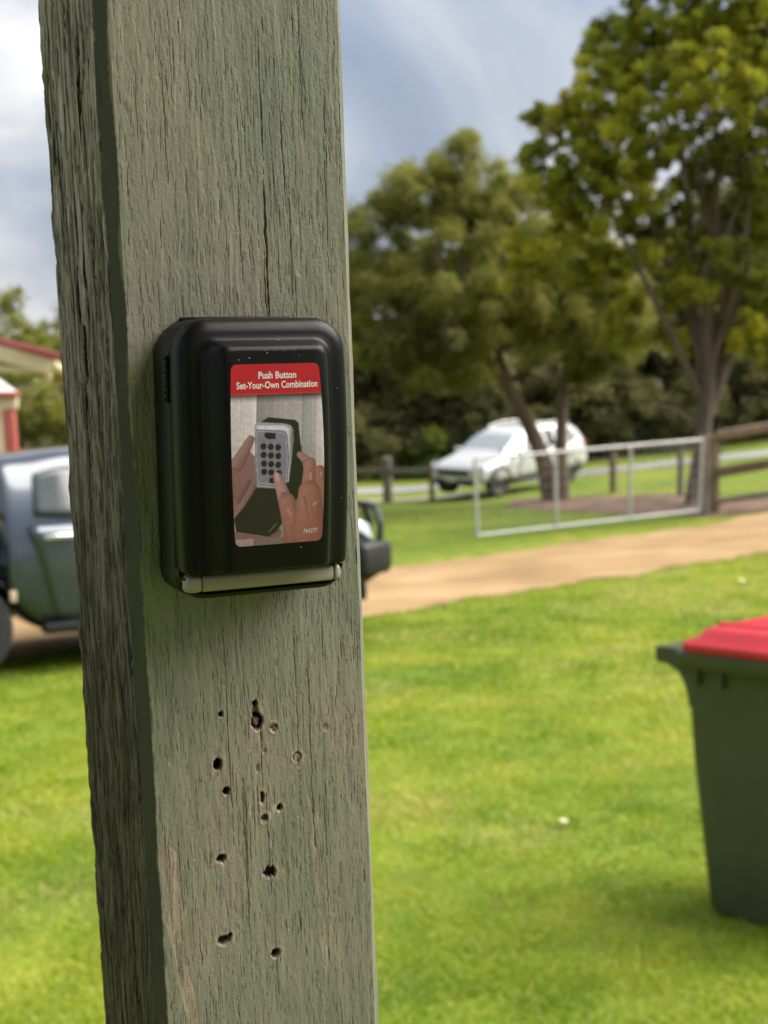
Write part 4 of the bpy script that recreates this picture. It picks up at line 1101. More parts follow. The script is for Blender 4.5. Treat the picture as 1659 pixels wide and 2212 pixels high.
def make_ute():
    M_U = mat('dark_blue_car_paint', (0.040, 0.052, 0.068), .22, metal=.45, var=.06, scale=3, coat=1.0)
    c = Vector((-3.52, 10.35, 0))                       # contact of the near rear wheel
    f2 = Vector((math.cos(R(28)), math.sin(R(28)), 0)); l2 = Vector((-f2.y, f2.x, 0))
    o = c + l2 * .80; o.z = float(hill(o.x, o.y))
    m = hill_matrix(Vector((o.x + 1.6 * f2.x, o.y + 1.6 * f2.y, float(hill(o.x + 1.6 * f2.x, o.y + 1.6 * f2.y)))), f2)
    m.translation = m @ Vector((-1.6, 0, 0)) + Vector((0, 0, 0.0))
    m = m @ Matrix.Diagonal((1, 1, .955, 1))
    root = empty('pickup', 'dark blue dual cab pickup with black bull bar parked on the driveway', 'pickup', matrix=m)
    WB = 3.22
    S = Shell([(.66, .60, .92, .88, 1.17, .91, 1.69, .68, 1.765), (.69, .56, .93, .86, 1.175, .918, 1.71, .68, 1.78), (.92, .34, .93, .86, 1.175, .92, 1.715, .675, 1.785), (1.14, .26, .935, .84, 1.17, .925, 1.755, .665, 1.825), (1.72, .25, .935, .83, 1.155, .925, 1.76, .66, 1.83), (2.10, .25, .935, .83, 1.15, .92, 1.70, .655, 1.765), (2.28, .25, .935, .83, 1.145, .92, 1.62, .66, 1.67),
        (2.86, .33, .935, .83, 1.14, .915, 1.18, .78, 1.215), (3.25, .46, .93, .82, 1.10, .90, 1.135, .76, 1.175), (3.70, .50, .92, .80, 1.03, .87, 1.065, .72, 1.10), (3.90, .55, .84, .76, .95, .78, .98, .64, 1.01)])
    S.body('cab', M_U, root)
    for sd in (-1, 1):
        S.patch('rear_door_window', M_GLASS, root, [(2.02, 4.22), (3.94, 4.12), (3.94, 4.86), (2.14, 4.80)], sd)
        S.patch('front_door_window', M_GLASS, root, [(4.06, 4.16), (6.5, 4.12), (5.75, 4.82), (4.06, 4.83)], sd)
        for nm, cs, hk in (('rear_door', [(2.55, 2.1), (3.96, 2.1), (3.96, 4.06), (1.72, 4.06)], (2.25, 3.80)), ('front_door', [(4.04, 2.1), (6.7, 2.1), (6.75, 4.06), (4.04, 4.06)], (4.25, 3.80))):
            dr = S.patch(nm, M_U, root, cs, sd, off=.012)
            p = S.pt(*hk, sd); b = MB(); b.box(p + Vector((.10, sd * .045, 0)), (.24, .035, .045), bev=.014, seg=3); b.build('handle', M_CHROME, dr)
        b = MB(); b.box((2.40, sd * 1.07, 1.22), (.13, .24, .2), bev=.05, seg=3); b.build('mirror', M_BLACK, root)
        b = MB(); b.box((1.90, sd * .90, .375), (1.95, .17, .09), bev=.025); b.build('side_step', M_BLACK, root)
        S.patch('headlight', M_LENS, root, [(8.6, 3.75), (9.6, 3.4), (9.5, 4.1), (8.75, 4.3)], sd, off=.02)
        arch(root, WB, sd * .915, .47, .1, .42, M_BLACK, sd)
        for x in (.30, WB): wheel(root, x, sd * .80, .405, .27, 6, sd)
    S.top('windscreen', M_SCREEN, root, 6.08, 6.94, 5.12)
    S.top('rear_window', M_GLASS, root, .3, .62, 5.3)
    # flat tray with drop sides and a headboard frame
    b = MB(); b.box((-.42, 0, .86), (2.05, 1.86, .05), bev=.01); tray = b.build('tray', M_BLACK, root)
    for sd in (-1, 1):
        b = MB(); b.box((-.42, sd * .93, 1.01), (2.02, .03, .25), bev=.008)
        b.build('drop_side', mat('dark_grey_tray_steel', (.05, .053, .056), .45, metal=.4, var=.15), tray)
        b = MB(); b.box((-.60, sd * .86, .66), (.30, .10, .30), bev=.02); b.box((-.95, sd * .86, .66), (.34, .16, .28), bev=.02); b.build('under_tray_box', M_BLACK, tray)
        b = MB(); n = 14
        b.grid([[Vector((.29 + .49 * math.cos(R(40 + 125 * i / n)), sd * yy, .41 + .49 * math.sin(R(40 + 125 * i / n)))) for yy in (.66, .95)] for i in range(n + 1)])
        g = b.build('mudguard', M_BLACK, root); md = g.modifiers.new('t', 'SOLIDIFY'); md.thickness = .012
        b = MB(); b.box((-.34, sd * .80, .42), (.02, .26, .34), bev=.006); b.build('mud_flap', M_TYRE, root)
        b = MB(); b.box((.70, sd * .955, .66), (.05, .03, .09), bev=.008); b.build('side_marker', mat('amber_lens', (.55, .42, .28), .3), root)
    b = MB(); b.box((-1.45, 0, 1.01), (.03, 1.86, .25), bev=.008); b.build('tailgate', M_BLACK, tray)
    b = MB()
    for y in (-.90, -.45, .45, .90): b.tube([(.585, y, .88), (.585, y, 1.66)], .024, 8)
    for z in (1.30, 1.66): b.tube([(.585, -.92, z), (.585, .92, z)], .024, 8)
    b.build('headboard', M_BLACK, root)
    b = MB(); b.box((1.2, 0, .50), (5.0, .8, .16), bev=.03); b.build('chassis', M_BLACK, root)
    # front: grille, bull bar with hoops, bumper wings, lower plate
    b = MB(); b.box((3.90, 0, .88), (.08, 1.15, .28), bev=.03); b.build('grille', M_BLACK, root)
    bb = MB(); bb.box((3.97, 0, .70), (.20, 1.60, .24), bev=.05, seg=3); bar_ = bb.build('bull_bar', M_BLACK, root)
    for sd in (-1, 1):
        b = MB(); b.box((3.82, sd * .86, .70), (.44, .16, .30), rot=Matrix.Rotation(R(sd * -30), 4, 'Z'), bev=.05, seg=3); b.build('bumper_wing', M_BLACK, bar_)
        b = MB(); b.tube([(4.02, sd * .40, .80), (4.05, sd * .40, 1.0), (3.99, sd * .40, 1.17)], .032, 10); b.build('upright', M_BLACK, bar_)
        b = MB(); b.box((4.04, sd * .56, .62), (.05, .10, .10), bev=.02); b.build('tow_point', M_BLACK, bar_)
    b = MB(); b.tube([(3.93, -.80, .80), (3.95, -.80, 1.0), (3.97, -.70, 1.13), (3.99, -.5, 1.165), (3.99, .5, 1.165), (3.97, .70, 1.13), (3.95, .80, 1.0), (3.93, .80, .80)], .032, 10); b.build('top_hoop', M_BLACK, bar_)
    b = MB(); b.box((3.86, 0, .50), (.36, 1.5, .03), rot=Matrix.Rotation(R(-28), 4, 'Y'), bev=.008); b.build('bash_plate', mat('brown_reflection_steel', (.20, .125, .085), .8, var=.2), bar_)  # brown reflections under the bar painted as plate colour
    b = MB(); b.box((4.076, 0, .72), (.012, .37, .11), bev=.003); b.build('number_plate', M_PLATE, bar_)
make_ute()
# ------------------------------------------------------------------ neighbouring house at the left edge
def make_house():
    M_CREAM = mat('cream_trim_paint', (0.68, 0.58, 0.40), .5, var=.05)
    M_CREAM2 = mat('cream_weatherboard', (0.60, 0.53, 0.40), .6, var=.06)
    M_ROOF = mat('red_corrugated_steel', (0.26, 0.045, 0.05), .4, var=.1, scale=5)
    M_ROOF2 = mat('pale_veranda_steel', (0.62, 0.55, 0.55), .4, var=.06)
    M_REDP = mat('brick_red_paint', (0.36, 0.085, 0.065), .55, var=.08)
    Y0 = 17.0
    g0 = float(hill(-4.9, Y0))
    ev = at(118, 783, Y0)           # outer end of the main eave
    root = empty('house', 'red roofed cream house beyond the pickup at the left edge', 'house', loc=(ev.x, ev.y, g0))
    Z = lambda z: z - g0
    inv = Matrix.Translation(-root.location)
    A = inv @ ev; hz = A.z
    # the eave climbs to the left as a low gable end seen obliquely: barge board, capping, gutter, soffit
    def wp(px, py, dy=0.0): return inv @ at(px, py, Y0 + dy)
    def board(name, p, q, h, t, m, parent=root):
        d = q - p; b = MB(); b.box((p + q) / 2, (d.length, t, h), rot=d.to_track_quat('X', 'Z').to_matrix().to_4x4(), bev=min(h, t) * .12); return b.build(name, m, parent)
    pe, pl = wp(108, 790), wp(-520, 630)
    k = .00555 * 0 + 17 / 3066
    board('barge_board', pe, pl, 33 * k, .04, M_CREAM)
    board('barge_capping', wp(124, 769, -.03), wp(-520, 606, -.03), 13 * k, .10, M_ROOF)
    board('eave_beam', wp(100, 801, .06), wp(-520, 772, .06), 15 * k, .05, M_CREAM)
    # roof sheet going back from the barge
    a0, a1 = wp(122, 764, 0), wp(-520, 600, 0)
    b = MB(); n = 60
    rows = []
    for i in range(n + 1):
        p = a0.lerp(a1, i / n); rows.append([p + Vector((0, dy, .016 * (i % 2) - .16 * dy)) for dy in (0, 3, 6)])
    b.grid(rows); o = b.build('roof', M_ROOF, root, smooth=False); md = o.modifiers.new('t', 'SOLIDIFY'); md.thickness = .02
    # curved downpipe from the gutter end back to the wall
    r_ = .055
    b = MB(); b.tube([wp(104, 803, .08), wp(103, 815, .1), wp(99, 826, .2), wp(90, 833, .35), wp(72, 837, .6), wp(40, 840, 1.0), wp(0, 846, 1.4), wp(-30, 860, 1.5), wp(-32, 1000, 1.5)], [r_] * 9, 12); b.build('downpipe', M_CREAM, root)
    b = MB(); q0, q1 = wp(111, 786, .05), wp(111, 786, .05) + Vector((0, .9, -.15)); b.tube([q0, q1], .06, 10); b.build('gutter', M_CREAM, root)
    # wall under the roof
    wl, wr = wp(-720, 900, 1.5), wp(-190, 900, 1.5)
    zt = hz + .12
    for kk in range(14):
        z0 = -.3 + kk * (zt + .3) / 14; z1 = -.3 + (kk + 1) * (zt + .3) / 14
        b = MB(); b.box(((wl.x + wr.x) / 2, wl.y + .1, (z0 + z1) / 2), (wr.x - wl.x, .10, z1 - z0 - .006), rot=Matrix.Rotation(R(0), 4, 'X'), bev=.006); b.build('weatherboard', M_CREAM2, root)
    b = MB(); b.box(((wl.x + wr.x) / 2, wl.y + 2.2, zt / 2 - .45), (wr.x - wl.x - .02, 4.0, zt - .3), bev=.01); b.build('wall', M_CREAM2, root)
    f = MB(); f.box((wl.x + 1.3, wl.y + .02, 1.35), (1.3, .06, 1.1), bev=.01); fr = f.build('window', M_CREAM, root)
    g = MB(); g.box((wl.x + 1.3, wl.y - .012, 1.35), (1.16, .02, .96)); g.build('pane', M_GLASS, fr)
    # lower veranda in front: hipped pale roof, red gutter, cream beam, red post with a cream return
    Y1 = 15.5 - Y0
    va, vb = wp(38, 846, Y1), wp(-520, 838, Y1)
    hip = wp(-10, 812, Y1 + 1.0); hipl = wp(-520, 790, Y1 + 1.0)
    b = MB(); b.grid([[va, hip], [va.lerp(vb, .12), hip.lerp(hipl, .12)], [vb, hipl]]); o = b.build('veranda_roof', M_ROOF2, root, smooth=False); md = o.modifiers.new('t', 'SOLIDIFY'); md.thickness = .025
    k1 = 15.5 / 3066
    board('veranda_gutter', wp(40, 852, Y1 - .05), wp(-520, 846, Y1 - .05), 11 * k1, .11, M_REDP)
    board('veranda_beam', wp(38, 871, Y1), wp(-520, 862, Y1), 24 * k1, .09, M_CREAM)
    pt, gx = wp(19, 884, Y1), None
    zb = float(hill(root.location.x + pt.x, root.location.y + pt.y)) - g0
    b = MB(); b.box((pt.x, pt.y, (pt.z + zb - .1) / 2), (.125, .125, pt.z - zb + .1), bev=.01); b.build('veranda_post', M_REDP, root)
    pw = wp(-22, 884, Y1 + .25)
    b = MB(); b.box((pw.x, pw.y, (pw.z + zb - .1) / 2), (.30, .04, pw.z - zb + .1), bev=.008); b.build('veranda_screen', M_CREAM2, root)
    for xx in (-260, -500):
        p2 = wp(xx, 880, Y1); b = MB(); b.box((p2.x, p2.y, (p2.z + zb - .1) / 2), (.125, .125, p2.z - zb + .1), bev=.01); b.build('veranda_post', M_REDP, root)
make_house()
# ------------------------------------------------------------------ trees
def leaf_mat(name, stops, trans=.35):
    m = bpy.data.materials.new(name); m.use_nodes = True
    t = m.node_tree; t.nodes.clear()
    o = N(t, 'ShaderNodeOutputMaterial'); a = N(t, 'ShaderNodeAttribute'); a.attribute_name = 'tint'
    rp = ramp(t, a.outputs['Fac'], stops)
    d = N(t, 'ShaderNodeBsdfPrincipled'); d.inputs['Roughness'].default_value = .6; d.inputs['Specular IOR Level'].default_value = .3
    tr = N(t, 'ShaderNodeBsdfTranslucent'); mx_ = N(t, 'ShaderNodeMixShader'); mx_.inputs[0].default_value = trans
    t.links.new(rp.outputs[0], d.inputs['Base Color']); t.links.new(rp.outputs[0], tr.inputs['Color'])
    t.links.new(d.outputs[0], mx_.inputs[1]); t.links.new(tr.outputs[0], mx_.inputs[2]); t.links.new(mx_.outputs[0], o.inputs[0])
    return m
M_LEAF_Y = leaf_mat('yellow_green_leaf', [(0.0, (0.075, 0.092, 0.015)), (0.40, (0.20, 0.225, 0.022)), (0.70, (0.37, 0.385, 0.030)), (0.97, (0.46, 0.43, 0.035)), (1.0, (0.48, 0.33, 0.09))], .45)
M_LEAF_O = leaf_mat('olive_fine_leaf', [(0.0, (0.095, 0.100, 0.022)), (0.5, (0.20, 0.205, 0.038)), (0.85, (0.31, 0.31, 0.055)), (1.0, (0.26, 0.22, 0.09))], .45)
M_LEAF_G = leaf_mat('grey_green_leaf', [(0.0, (0.075, 0.078, 0.026)), (0.5, (0.17, 0.165, 0.056)), (0.85, (0.26, 0.24, 0.085)), (1.0, (0.30, 0.24, 0.14))])
M_LEAF_B = leaf_mat('bright_shrub_leaf', [(0.0, (0.05, 0.075, 0.012)), (0.5, (0.12, 0.165, 0.02)), (1.0, (0.24, 0.26, 0.035))])
M_BARK = mat('brown_bark', (0.135, 0.092, 0.068), .9, var=.35, scale=6, bump=.8, bscale=24, stretch=(1, 1, .25))
M_BARK2 = mat('grey_brown_bark', (0.11, 0.085, 0.066), .9, var=.35, scale=6, bump=.8, bscale=24, stretch=(1, 1, .25))

def foliage(name, clumps, m, parent, per, size, aspect, rs, droop=0.0, tint0=.45, tvar=.5, org=Vector((0, 0, 0)), spread=1.0):
    """many small leaf faces gathered in tufts; clumps = (centre, radius, tint shift)"""
    Vs, Ts = [], []
    for (c, r_, ts) in clumps:
        n = max(6, int(per * rs.uniform(.7, 1.3)))
        d = rs.normal(size=(n, 3)); d /= np.linalg.norm(d, axis=1)[:, None]
        rad = r_ * spread * rs.rand(n) ** .55
        p = np.array(c) - np.array(org) + d * rad[:, None] * np.array([1, 1, .85])
        # leaf direction: outwards and up, with droop
        ax = d * .8 + rs.normal(size=(n, 3)) * .6 + np.array([0, 0, .35 - droop]); ax /= np.linalg.norm(ax, axis=1)[:, None]
        sd_ = np.cross(ax, rs.normal(size=(n, 3))); sd_ /= np.linalg.norm(sd_, axis=1)[:, None] + 1e-9
        L = size * rs.uniform(.6, 1.35, n)[:, None]; W = L * aspect
        a = p - ax * L * .5; b_ = p + sd_ * W * .5; cc = p + ax * L * .5; e = p - sd_ * W * .5
        Vs.append(np.stack([a, b_, cc, e], 1).reshape(-1, 3))
        t = np.clip(tint0 + ts + tvar * (rs.rand(n) - .5), 0, .93 + .07 * (rs.rand() < .03))
        Ts.append(np.repeat(t, 4))
    V = np.concatenate(Vs); T = np.concatenate(Ts)
    Fq = np.arange(len(V)).reshape(-1, 4)
    me = np_mesh(name, V, Fq); fattr(me, 'tint', T)
    return link(name, me, m, parent, smooth=False)

def lobes_to_clumps(lobes, rs, tuft, dens, tint_noise=.25, shell=.5, bottom=-.75):
    out_ = []
    for (c, r_) in lobes:
        n = max(4, int(dens * (r_ / tuft) ** 2))
        d = rs.normal(size=(n, 3)); d /= np.linalg.norm(d, axis=1)[:, None]
        d = d[d[:, 2] > bottom]
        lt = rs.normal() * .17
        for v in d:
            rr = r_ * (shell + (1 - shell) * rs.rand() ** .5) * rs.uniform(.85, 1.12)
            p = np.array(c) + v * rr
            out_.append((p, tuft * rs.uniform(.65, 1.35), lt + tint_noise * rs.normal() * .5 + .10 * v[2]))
    return out_

def limbs(name, paths, m, parent, org):
    b = MB()
    for pts, r0, r1 in paths:
        pts = [Vector(p) - Vector(org) for p in pts]; n = len(pts)
        # smooth the path
        q = []
        for i in range(n - 1):
            p0, p1, p2, p3 = pts[max(i - 1, 0)], pts[i], pts[i + 1], pts[min(i + 2, n - 1)]
            for s in range(4):
                t = s / 4; q.append(.5 * ((2 * p1) + (p2 - p0) * t + (2 * p0 - 5 * p1 + 4 * p2 - p3) * t * t + (3 * p1 - p0 - 3 * p2 + p3) * t ** 3))
        q.append(pts[-1]); k = len(q)
        b.tube(q, [r0 + (r1 - r0) * (i / (k - 1)) ** .8 for i in range(k)], 8)
    return b.build(name, m, parent, angle=70)

def tree_two_stemmed():
    rs = np.random.RandomState(21)
    Y = 28.9
    base = ground(1192, 1081)
    root = empty('tree', 'feathery olive tree with one leaning and one upright trunk in front of the white car', 'tree', loc=base)
    A = lambda px, py, dy=0.0: at(px, py, Y + dy)
    g = ground(1216, 1081)
    limbs('trunk', [([base + Vector((0, 0, -.15)), A(1178, 1010), A(1150, 935), A(1110, 860), A(1050, 770, -.3), A(1000, 690, -.6), A(960, 600, -.8), A(930, 520, -.9)], .21, .05),
                    ([base + Vector((.22, 0, -.15)), A(1212, 1000), A(1214, 900, .1), A(1222, 800, .3), A(1240, 690, .5), A(1230, 560, .6)], .17, .05),
                    ([A(1110, 860), A(1075, 760, .4), A(1075, 660, .7), A(1090, 540, .8), A(1120, 440, .9)], .11, .03),
                    ([A(1050, 770, -.3), A(960, 760, -.7), A(880, 740, -1.0), A(820, 720, -1.2)], .08, .02),
                    ([A(1000, 690, -.6), A(1000, 580, -.3), A(990, 470, -.1), A(1000, 380, 0)], .08, .02),
                    ([A(1222, 800, .3), A(1290, 720, .0), A(1350, 660, -.3)], .08, .02)], M_BARK, root, base)
    L = [(840, 500, 85, 0), (800, 620, 80, -.3), (905, 430, 95, .2), (1010, 430, 95, .4), (985, 345, 42, .3), (1000, 300, 26, .3), (1085, 480, 105, .2), (1175, 520, 105, .6), (1120, 420, 60, .8), (1280, 600, 105, .4), (1000, 600, 125, -.9),
         (870, 720, 95, -.9), (925, 800, 60, -1.0), (805, 750, 80, -.6), (1085, 690, 115, -.3), (1200, 690, 105, .1), (1310, 710, 95, 0), (1250, 800, 55, .2), (1000, 800, 60, -.7), (930, 620, 110, 1.3), (1060, 560, 110, 1.6), (860, 600, 100, 1.5), (1170, 640, 110, 1.6), (760, 530, 60, .4), (745, 680, 60, .2), (1380, 640, 60, .5)]
    k = Y / 3066
    lobes = [(A(px, py, dy), r_ * k) for px, py, r_, dy in L]
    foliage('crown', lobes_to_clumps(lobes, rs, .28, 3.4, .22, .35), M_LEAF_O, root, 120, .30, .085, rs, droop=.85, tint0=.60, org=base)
def tree_spreading():
    rs = np.random.RandomState(34)
    Y = 24.2
    base = ground(1497, 1092)
    root = empty('tree', 'large yellow green tree with many fanning stems behind the gate post', 'tree', loc=base)
    A = lambda px, py, dy=0.0: at(px, py, Y + dy)
    P = []
    P.append(([base + Vector((0, 0, -.2)), A(1506, 1040), A(1517, 960), A(1522, 890), A(1520, 830), A(1505, 740, .1), A(1470, 640, .2), A(1430, 540, .2), A(1390, 430, .1)], .20, .04))
    P.append(([A(1522, 900), A(1530, 820, -.1), A(1528, 720, -.2), A(1535, 600, -.3), A(1545, 470, -.3), A(1550, 330, -.4), A(1540, 200, -.4)], .14, .04))
    P.append(([A(1523, 905), A(1560, 810, .1), A(1590, 740, .2), A(1640, 650, .3), A(1690, 560, .3), A(1730, 450, .4)], .13, .04))
    P.append(([A(1518, 870), A(1480, 790, -.2), A(1440, 700, -.4), A(1390, 600, -.6), A(1340, 500, -.7), A(1290, 400, -.8)], .09, .03))
    P.append(([A(1530, 800, -.1), A(1570, 690, -.3), A(1600, 560, -.5), A(1620, 420, -.6), A(1640, 280, -.6)], .09, .03))
    P.append(([A(1505, 740, .1), A(1500, 620, .5), A(1490, 480, .7), A(1470, 330, .8), A(1450, 200, .8)], .08, .03))
    P.append(([A(1590, 740, .2), A(1640, 700, -.1), A(1700, 660, -.3), A(1780, 600, -.4)], .08, .03))
    P.append(([A(1510, 930), A(1485, 905, -.1), A(1440, 880, -.3), A(1400, 878, -.4)], .05, .02))
    for i in range(16):
        s0 = rs.choice([1540, 1560, 1580, 1500, 1470]); P.append(([A(s0, 700, rs.uniform(-.3, .3)), A(s0 + rs.uniform(-40, 60), 560, rs.uniform(-.6, .6)), A(s0 + rs.uniform(-120, 140), 380, rs.uniform(-1.2, 1.2)), A(s0 + rs.uniform(-180, 220), 180, rs.uniform(-1.6, 1.6))], .04, .012))
    limbs('trunk', P, M_BARK2, root, base)
    L = [(1160, 250, 32, 0), (1205, 290, 68, 0), (1285, 205, 78, -.2), (1345, 115, 85, 0), (1312, 60, 30, .1), (1450, 40, 95, -.2), (1560, 20, 110, 0), (1650, 70, 115, -.3), (1255, 380, 85, -.3), (1185, 420, 58, -.2), (1135, 550, 42, -.4), (1185, 560, 58, -.5), (1225, 490, 55, -.3), (1330, 320, 95, -.6), (1420, 200, 105, -.6),
         (1525, 170, 95, -.9), (1625, 230, 80, -.9), (1320, 455, 60, -.7), (1400, 420, 50, -.8), (1478, 320, 42, -1.0), (1585, 340, 55, -1.0), (1640, 420, 45, -.8), (1390, 560, 42, -.6), (1700, 300, 130, -.3), (1800, 200, 140, 0), (1850, 400, 120, .2), (1420, 650, 34, -.3), (1470, 600, 34, -.2), (1750, 590, 90, 0),
         (1450, -80, 115, 0), (1600, -120, 140, 0), (1750, -60, 140, 0), (1300, 240, 90, 1.2), (1420, 120, 110, 1.5), (1560, 120, 110, 1.8), (1680, 160, 120, 1.6), (1270, 420, 75, 1.1), (1800, 300, 130, 1.8), (1350, 380, 70, 1.3), (1120, 520, 30, -.3), (1640, 640, 40, .2), (1560, 620, 30, -.3), (1300, 560, 60, .4), (1450, 520, 60, .5), (1560, 520, 60, .6), (1640, 540, 60, .5), (1500, 430, 60, .6), (1340, 650, 45, .6), (1700, 700, 70, .6), (1250, 600, 50, .7), (1470, 740, 34, .6), (1590, 700, 34, .7), (1640, 330, 80, .2), (1600, 470, 60, .9), (1690, 480, 80, .9), (1740, 640, 70, .9), (1530, 330, 70, .9), (1420, 320, 60, .6), (1380, 480, 60, .9), (1660, 760, 40, .8), (1560, 570, 60, -.8), (1640, 610, 55, -.8), (1500, 640, 45, -.8), (1430, 740, 40, .2), (1620, 720, 45, -.5), (1350, 740, 45, .3), (1110, 600, 34, -.5), (1165, 350, 40, 0)]
    k = Y / 3066
    lobes = [(A(px, py, dy), r_ * k) for px, py, r_, dy in L]
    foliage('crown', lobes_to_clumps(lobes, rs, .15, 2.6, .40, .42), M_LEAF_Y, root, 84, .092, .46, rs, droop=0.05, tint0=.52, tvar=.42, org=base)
tree_two_stemmed()
tree_spreading()

def generic_crown(seed, h, w_, m, per=56, leaf=.30, aspect=.42, tuft=.45, dens=3.4, low=.2, droop=.2, name='crown'):
    rs = np.random.RandomState(seed); lobes = []
    for _ in range(16):
        a = rs.uniform(0, 6.28); q = rs.rand() ** .5; z = rs.uniform(low, .92)
        prof = math.sin(math.pi * min(1, (z - low) / (1 - low) * .75 + .25)) ** .6
        rr = w_ * .5 * q * prof
        lobes.append(((math.cos(a) * rr, math.sin(a) * rr, z * h), w_ * rs.uniform(.13, .24)))
    lobes.append(((0, 0, h * .93), w_ * .14))
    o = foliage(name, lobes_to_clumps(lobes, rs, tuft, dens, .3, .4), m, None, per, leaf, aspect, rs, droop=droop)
    me = o.data; bpy.data.objects.remove(o); return me
def generic_trunk(seed, h, r0, m):
    rs = np.random.RandomState(seed); P = []
    top = Vector((rs.uniform(-.5, .5), rs.uniform(-.4, .4), h * .8))
    P.append(([Vector((0, 0, -.3)), Vector((rs.uniform(-.15, .15), 0, h * .25)), top * .6, top], r0, .03))
    for _ in range(6):
        s = rs.uniform(.22, .55); a = rs.uniform(0, 6.28); st = Vector((0, 0, h * s * .8)); ln = h * rs.uniform(.25, .4)
        P.append(([st, st + Vector((math.cos(a) * ln * .4, math.sin(a) * ln * .4, ln * .5)), st + Vector((math.cos(a) * ln * .8, math.sin(a) * ln * .8, ln))], r0 * .45, .02))
    o = limbs('trunk', P, m, None, (0, 0, 0)); me = o.data; bpy.data.objects.remove(o); return me

def plant(name, label, cat, p, crown, trunk, sc, rz, group=None):
    root = empty(name, label, cat, loc=p, rz=rz, group=group); root.scale = (sc, sc, sc)
    c = bpy.data.objects.new('crown', crown); COL.objects.link(c); c.parent = root
    if trunk:
        t = bpy.data.objects.new('trunk', trunk); COL.objects.link(t); t.parent = root
    return root
C1 = generic_crown(101, 9.0, 6.2, M_LEAF_G, low=.08); C2 = generic_crown(102, 8.0, 6.4, M_LEAF_G, low=.10); C3 = generic_crown(103, 10.0, 5.4, M_LEAF_O, low=.16, leaf=.30, aspect=.3, droop=.5)
T1 = generic_trunk(201, 9.0, .2, M_BARK2); T2 = generic_trunk(202, 8.0, .22, M_BARK); T3 = generic_trunk(203, 10.0, .18, M_BARK2)
rt_ = random.Random(9)
front = [(-12.5, 43, 1, .62), (-9.8, 46, 2, .58), (-6.2, 43.5, 1, .60), (-2.6, 43.2, 0, .58), (-.6, 42.4, 1, .74), (1.2, 44.6, 2, .62), (2.6, 42.2, 1, .60), (4.4, 44.3, 0, .66), (6.3, 42.6, 1, .66), (7.6, 45.4, 2, .74), (9.0, 42.8, 0, .66), (10.9, 44.6, 1, .92), (12.6, 42.6, 2, .80), (14.6, 45.5, 0, .95)]
back = [(-9, 51, 1, .6), (-5, 49, 0, .62), (-1, 48.5, 1, .66), (2.8, 49.5, 0, .66), (6.2, 50, 2, .66), (9.4, 49, 1, .86), (12.6, 50, 0, .95), (16, 51, 1, 1.0)]
ORD = ['first', 'second', 'third', 'fourth', 'fifth', 'sixth', 'seventh', 'eighth', 'ninth', 'tenth', 'eleventh', 'twelfth', 'thirteenth', 'fourteenth']
KIND = ['broad grey green', 'dense grey green', 'slender olive']
for nm, row in (('front', front), ('back', back)):
    row.sort(key=lambda q: q[0] / q[1])
    for i, (x, y, k, sc) in enumerate(row):
        plant('tree', f'{KIND[k]} tree, {ORD[i]} from the left in the {nm} row across the road', 'tree', onhill(x, y), (C1, C2, C3)[k], (T1, T2, T3)[k], sc * rt_.uniform(.94, 1.06), rt_.uniform(0, 6.28), 'trees in the dark belt across the road')
# trees behind the house
plant('tree', 'olive tree rising above the red house roof', 'tree', onhill(-7.7, 30.5), C3, T3, .50, 1.0)
plant('tree', 'dark leafy tree between the house and the timber post', 'tree', onhill(-6.3, 36.0), C2, T2, .45, 2.2)
plant('tree', 'broad grey green tree hidden low behind the house', 'tree', onhill(-10.8, 36.0), C1, T1, .5, 4.2)
S1 = generic_crown(111, 2.0, 2.2, M_LEAF_G, per=44, leaf=.12, tuft=.2, dens=3, low=.05); S2 = generic_crown(112, 1.7, 2.0, M_LEAF_B, per=44, leaf=.11, tuft=.2, dens=3, low=.05)
shr0 = [(1.35, 40.3, 1, .85), (-.5, 40.6, 0, 1.0), (.5, 41.2, 0, 1.15), (2.6, 40.8, 0, 1.0), (3.9, 41.0, 0, .9), (7.2, 40.9, 0, 1.1), (8.9, 40.8, 0, .95), (10.4, 41.2, 0, 1.2), (5.6, 41.2, 0, 1.1), (12.2, 41, 0, 1.1), (-3.0, 41.3, 0, 1.2), (-5.6, 40.9, 0, 1.1), (-8.2, 41.5, 0, 1.2), (14.5, 41.4, 0, 1.3)]
shr0.sort(key=lambda q: q[0] / q[1]); j = 0
for (x, y, k, sc) in shr0:
    if k: plant('shrub', 'bright yellow green shrub at the road edge left of the white car', 'shrub', onhill(x, y), S2, None, sc, .4)
    else:
        plant('shrub', f'low grey green shrub, {ORD[j]} from the left along the far road side', 'shrub', onhill(x, y), S1, None, sc, rt_.uniform(0, 6.28), 'low shrubs along the far side of the road'); j += 1
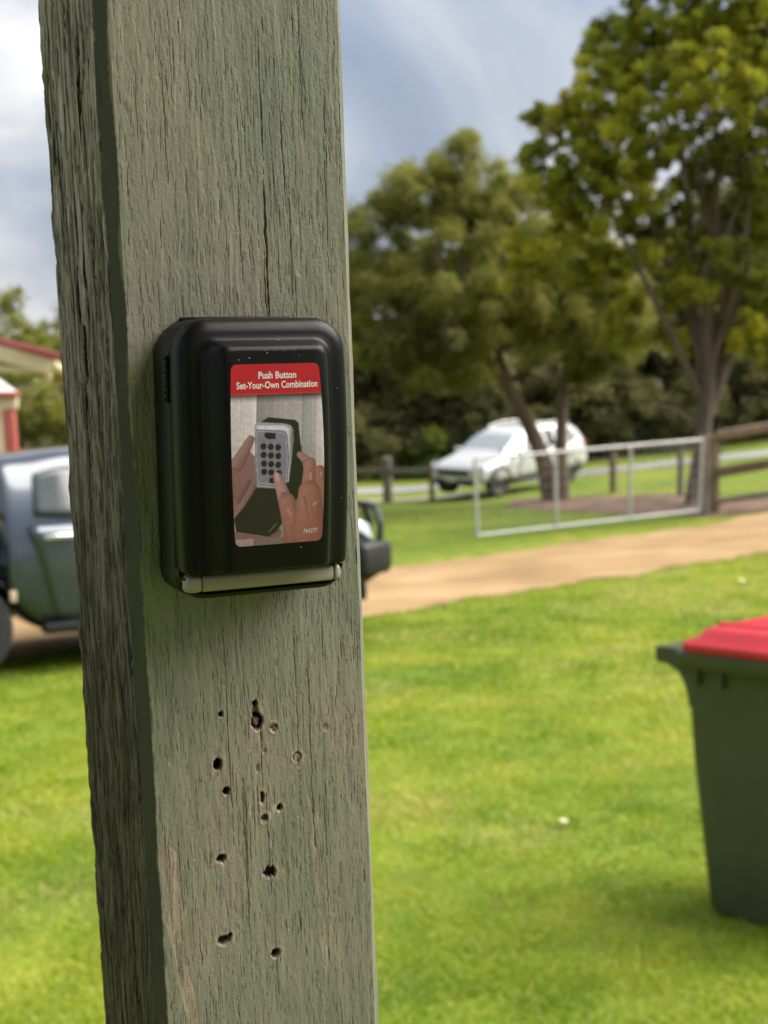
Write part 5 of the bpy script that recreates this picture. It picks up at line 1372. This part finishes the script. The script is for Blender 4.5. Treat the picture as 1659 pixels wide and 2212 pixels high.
# ------------------------------------------------------------------ lawn blades near the camera
def make_grass():
    rs = np.random.RandomState(77)
    n = 330000
    # denser near the camera
    y = 3.55 + (20.0 - 3.55) * rs.rand(n) ** 1.5
    x = (rs.rand(n) * 2 - 1) * (.36 * y + .25)
    # keep off the driveway
    dn = np.array([(p.x, p.y) for p in drive_near])
    edge = np.interp(x, dn[:, 0], dn[:, 1])
    wob = .22 * (vn(x, y, .35, .35, 71) - .5) + .25 * (vn(x, y, 1.2, 1.2, 72) - .5)
    keep = y < edge + wob + .05
    x, y = x[keep], y[keep]; n = len(x)
    z = hill(x, y)
    patch = .5 * vn(x, y, .9, .9, 73) + .3 * vn(x, y, .28, .28, 74) + .2 * vn(x, y, .1, .1, 75)
    hgt = (.012 + .020 * rs.rand(n)) * (.5 + 1.2 * vn(x, y, .22, .22, 76)) * np.clip(.75 + y * .03, 1, 1.3)
    wd = .0032 * rs.uniform(.7, 1.5, n) * np.clip(y / 5.5, .8, 2.2)
    a = rs.rand(n) * 6.283; lean = hgt * rs.uniform(.4, 1.9, n); b_ = rs.rand(n) * 6.283
    P0 = np.stack([x, y, z - .003], -1)
    sd_ = np.stack([np.cos(a), np.sin(a), 0 * a], -1) * wd[:, None]
    tip = P0 + np.stack([np.cos(b_) * lean, np.sin(b_) * lean, hgt], -1)
    V = np.stack([P0 - sd_, P0 + sd_, tip], 1).reshape(-1, 3)
    me = np_mesh('grass', V, np.arange(3 * n).reshape(-1, 3))
    dry = (rs.rand(n) < .07 + .42 * np.clip((vn(x, y, .6, .6, 78) - .56) * 4, 0, 1))
    t = np.clip(.42 + 1.5 * (patch - .5) + .30 * (rs.rand(n) - .5), 0, .82); t = np.where(dry, .9 + .1 * rs.rand(n), t)
    fattr(me, 'tint', np.repeat(t, 3))
    m = leaf_mat('grass_blade', [(0.0, (0.140, 0.230, 0.008)), (0.4, (0.255, 0.345, 0.012)), (0.65, (0.355, 0.400, 0.024)), (0.82, (0.46, 0.45, 0.06)), (1.0, (0.50, 0.42, 0.18))], .4)
    return tag(link('grass', me, m, smooth=False), kind='stuff')
make_grass()
# two fallen leaves lying on the lawn
def fallen_leaf(label, px, py, sc, rz):
    p = ground(px, py); b = MB()
    b.grid([[Vector((x * sc, y * sc * math.sin(math.pi * min(.97, max(.03, (x + .5)))) , .15 * sc * (y * 2) ** 2 + .12 * sc * x * x)) for y in (-.32, -.16, 0, .16, .32)] for x in np.linspace(-.5, .5, 9)])
    o = b.build('fallen_leaf', mat('dry_leaf', (.50, .42, .27), .7, var=.15, scale=40)); o.location = (p.x, p.y, p.z + .035); o.rotation_euler = (.3, .2, rz)
    tag(o, label, 'leaf')
fallen_leaf('pale dry leaf lying on the lawn in front of the bin', 1218, 1790, .06, 1.0)
fallen_leaf('small pale leaf on the grass near the driveway edge', 1603, 1262, .085, .3)
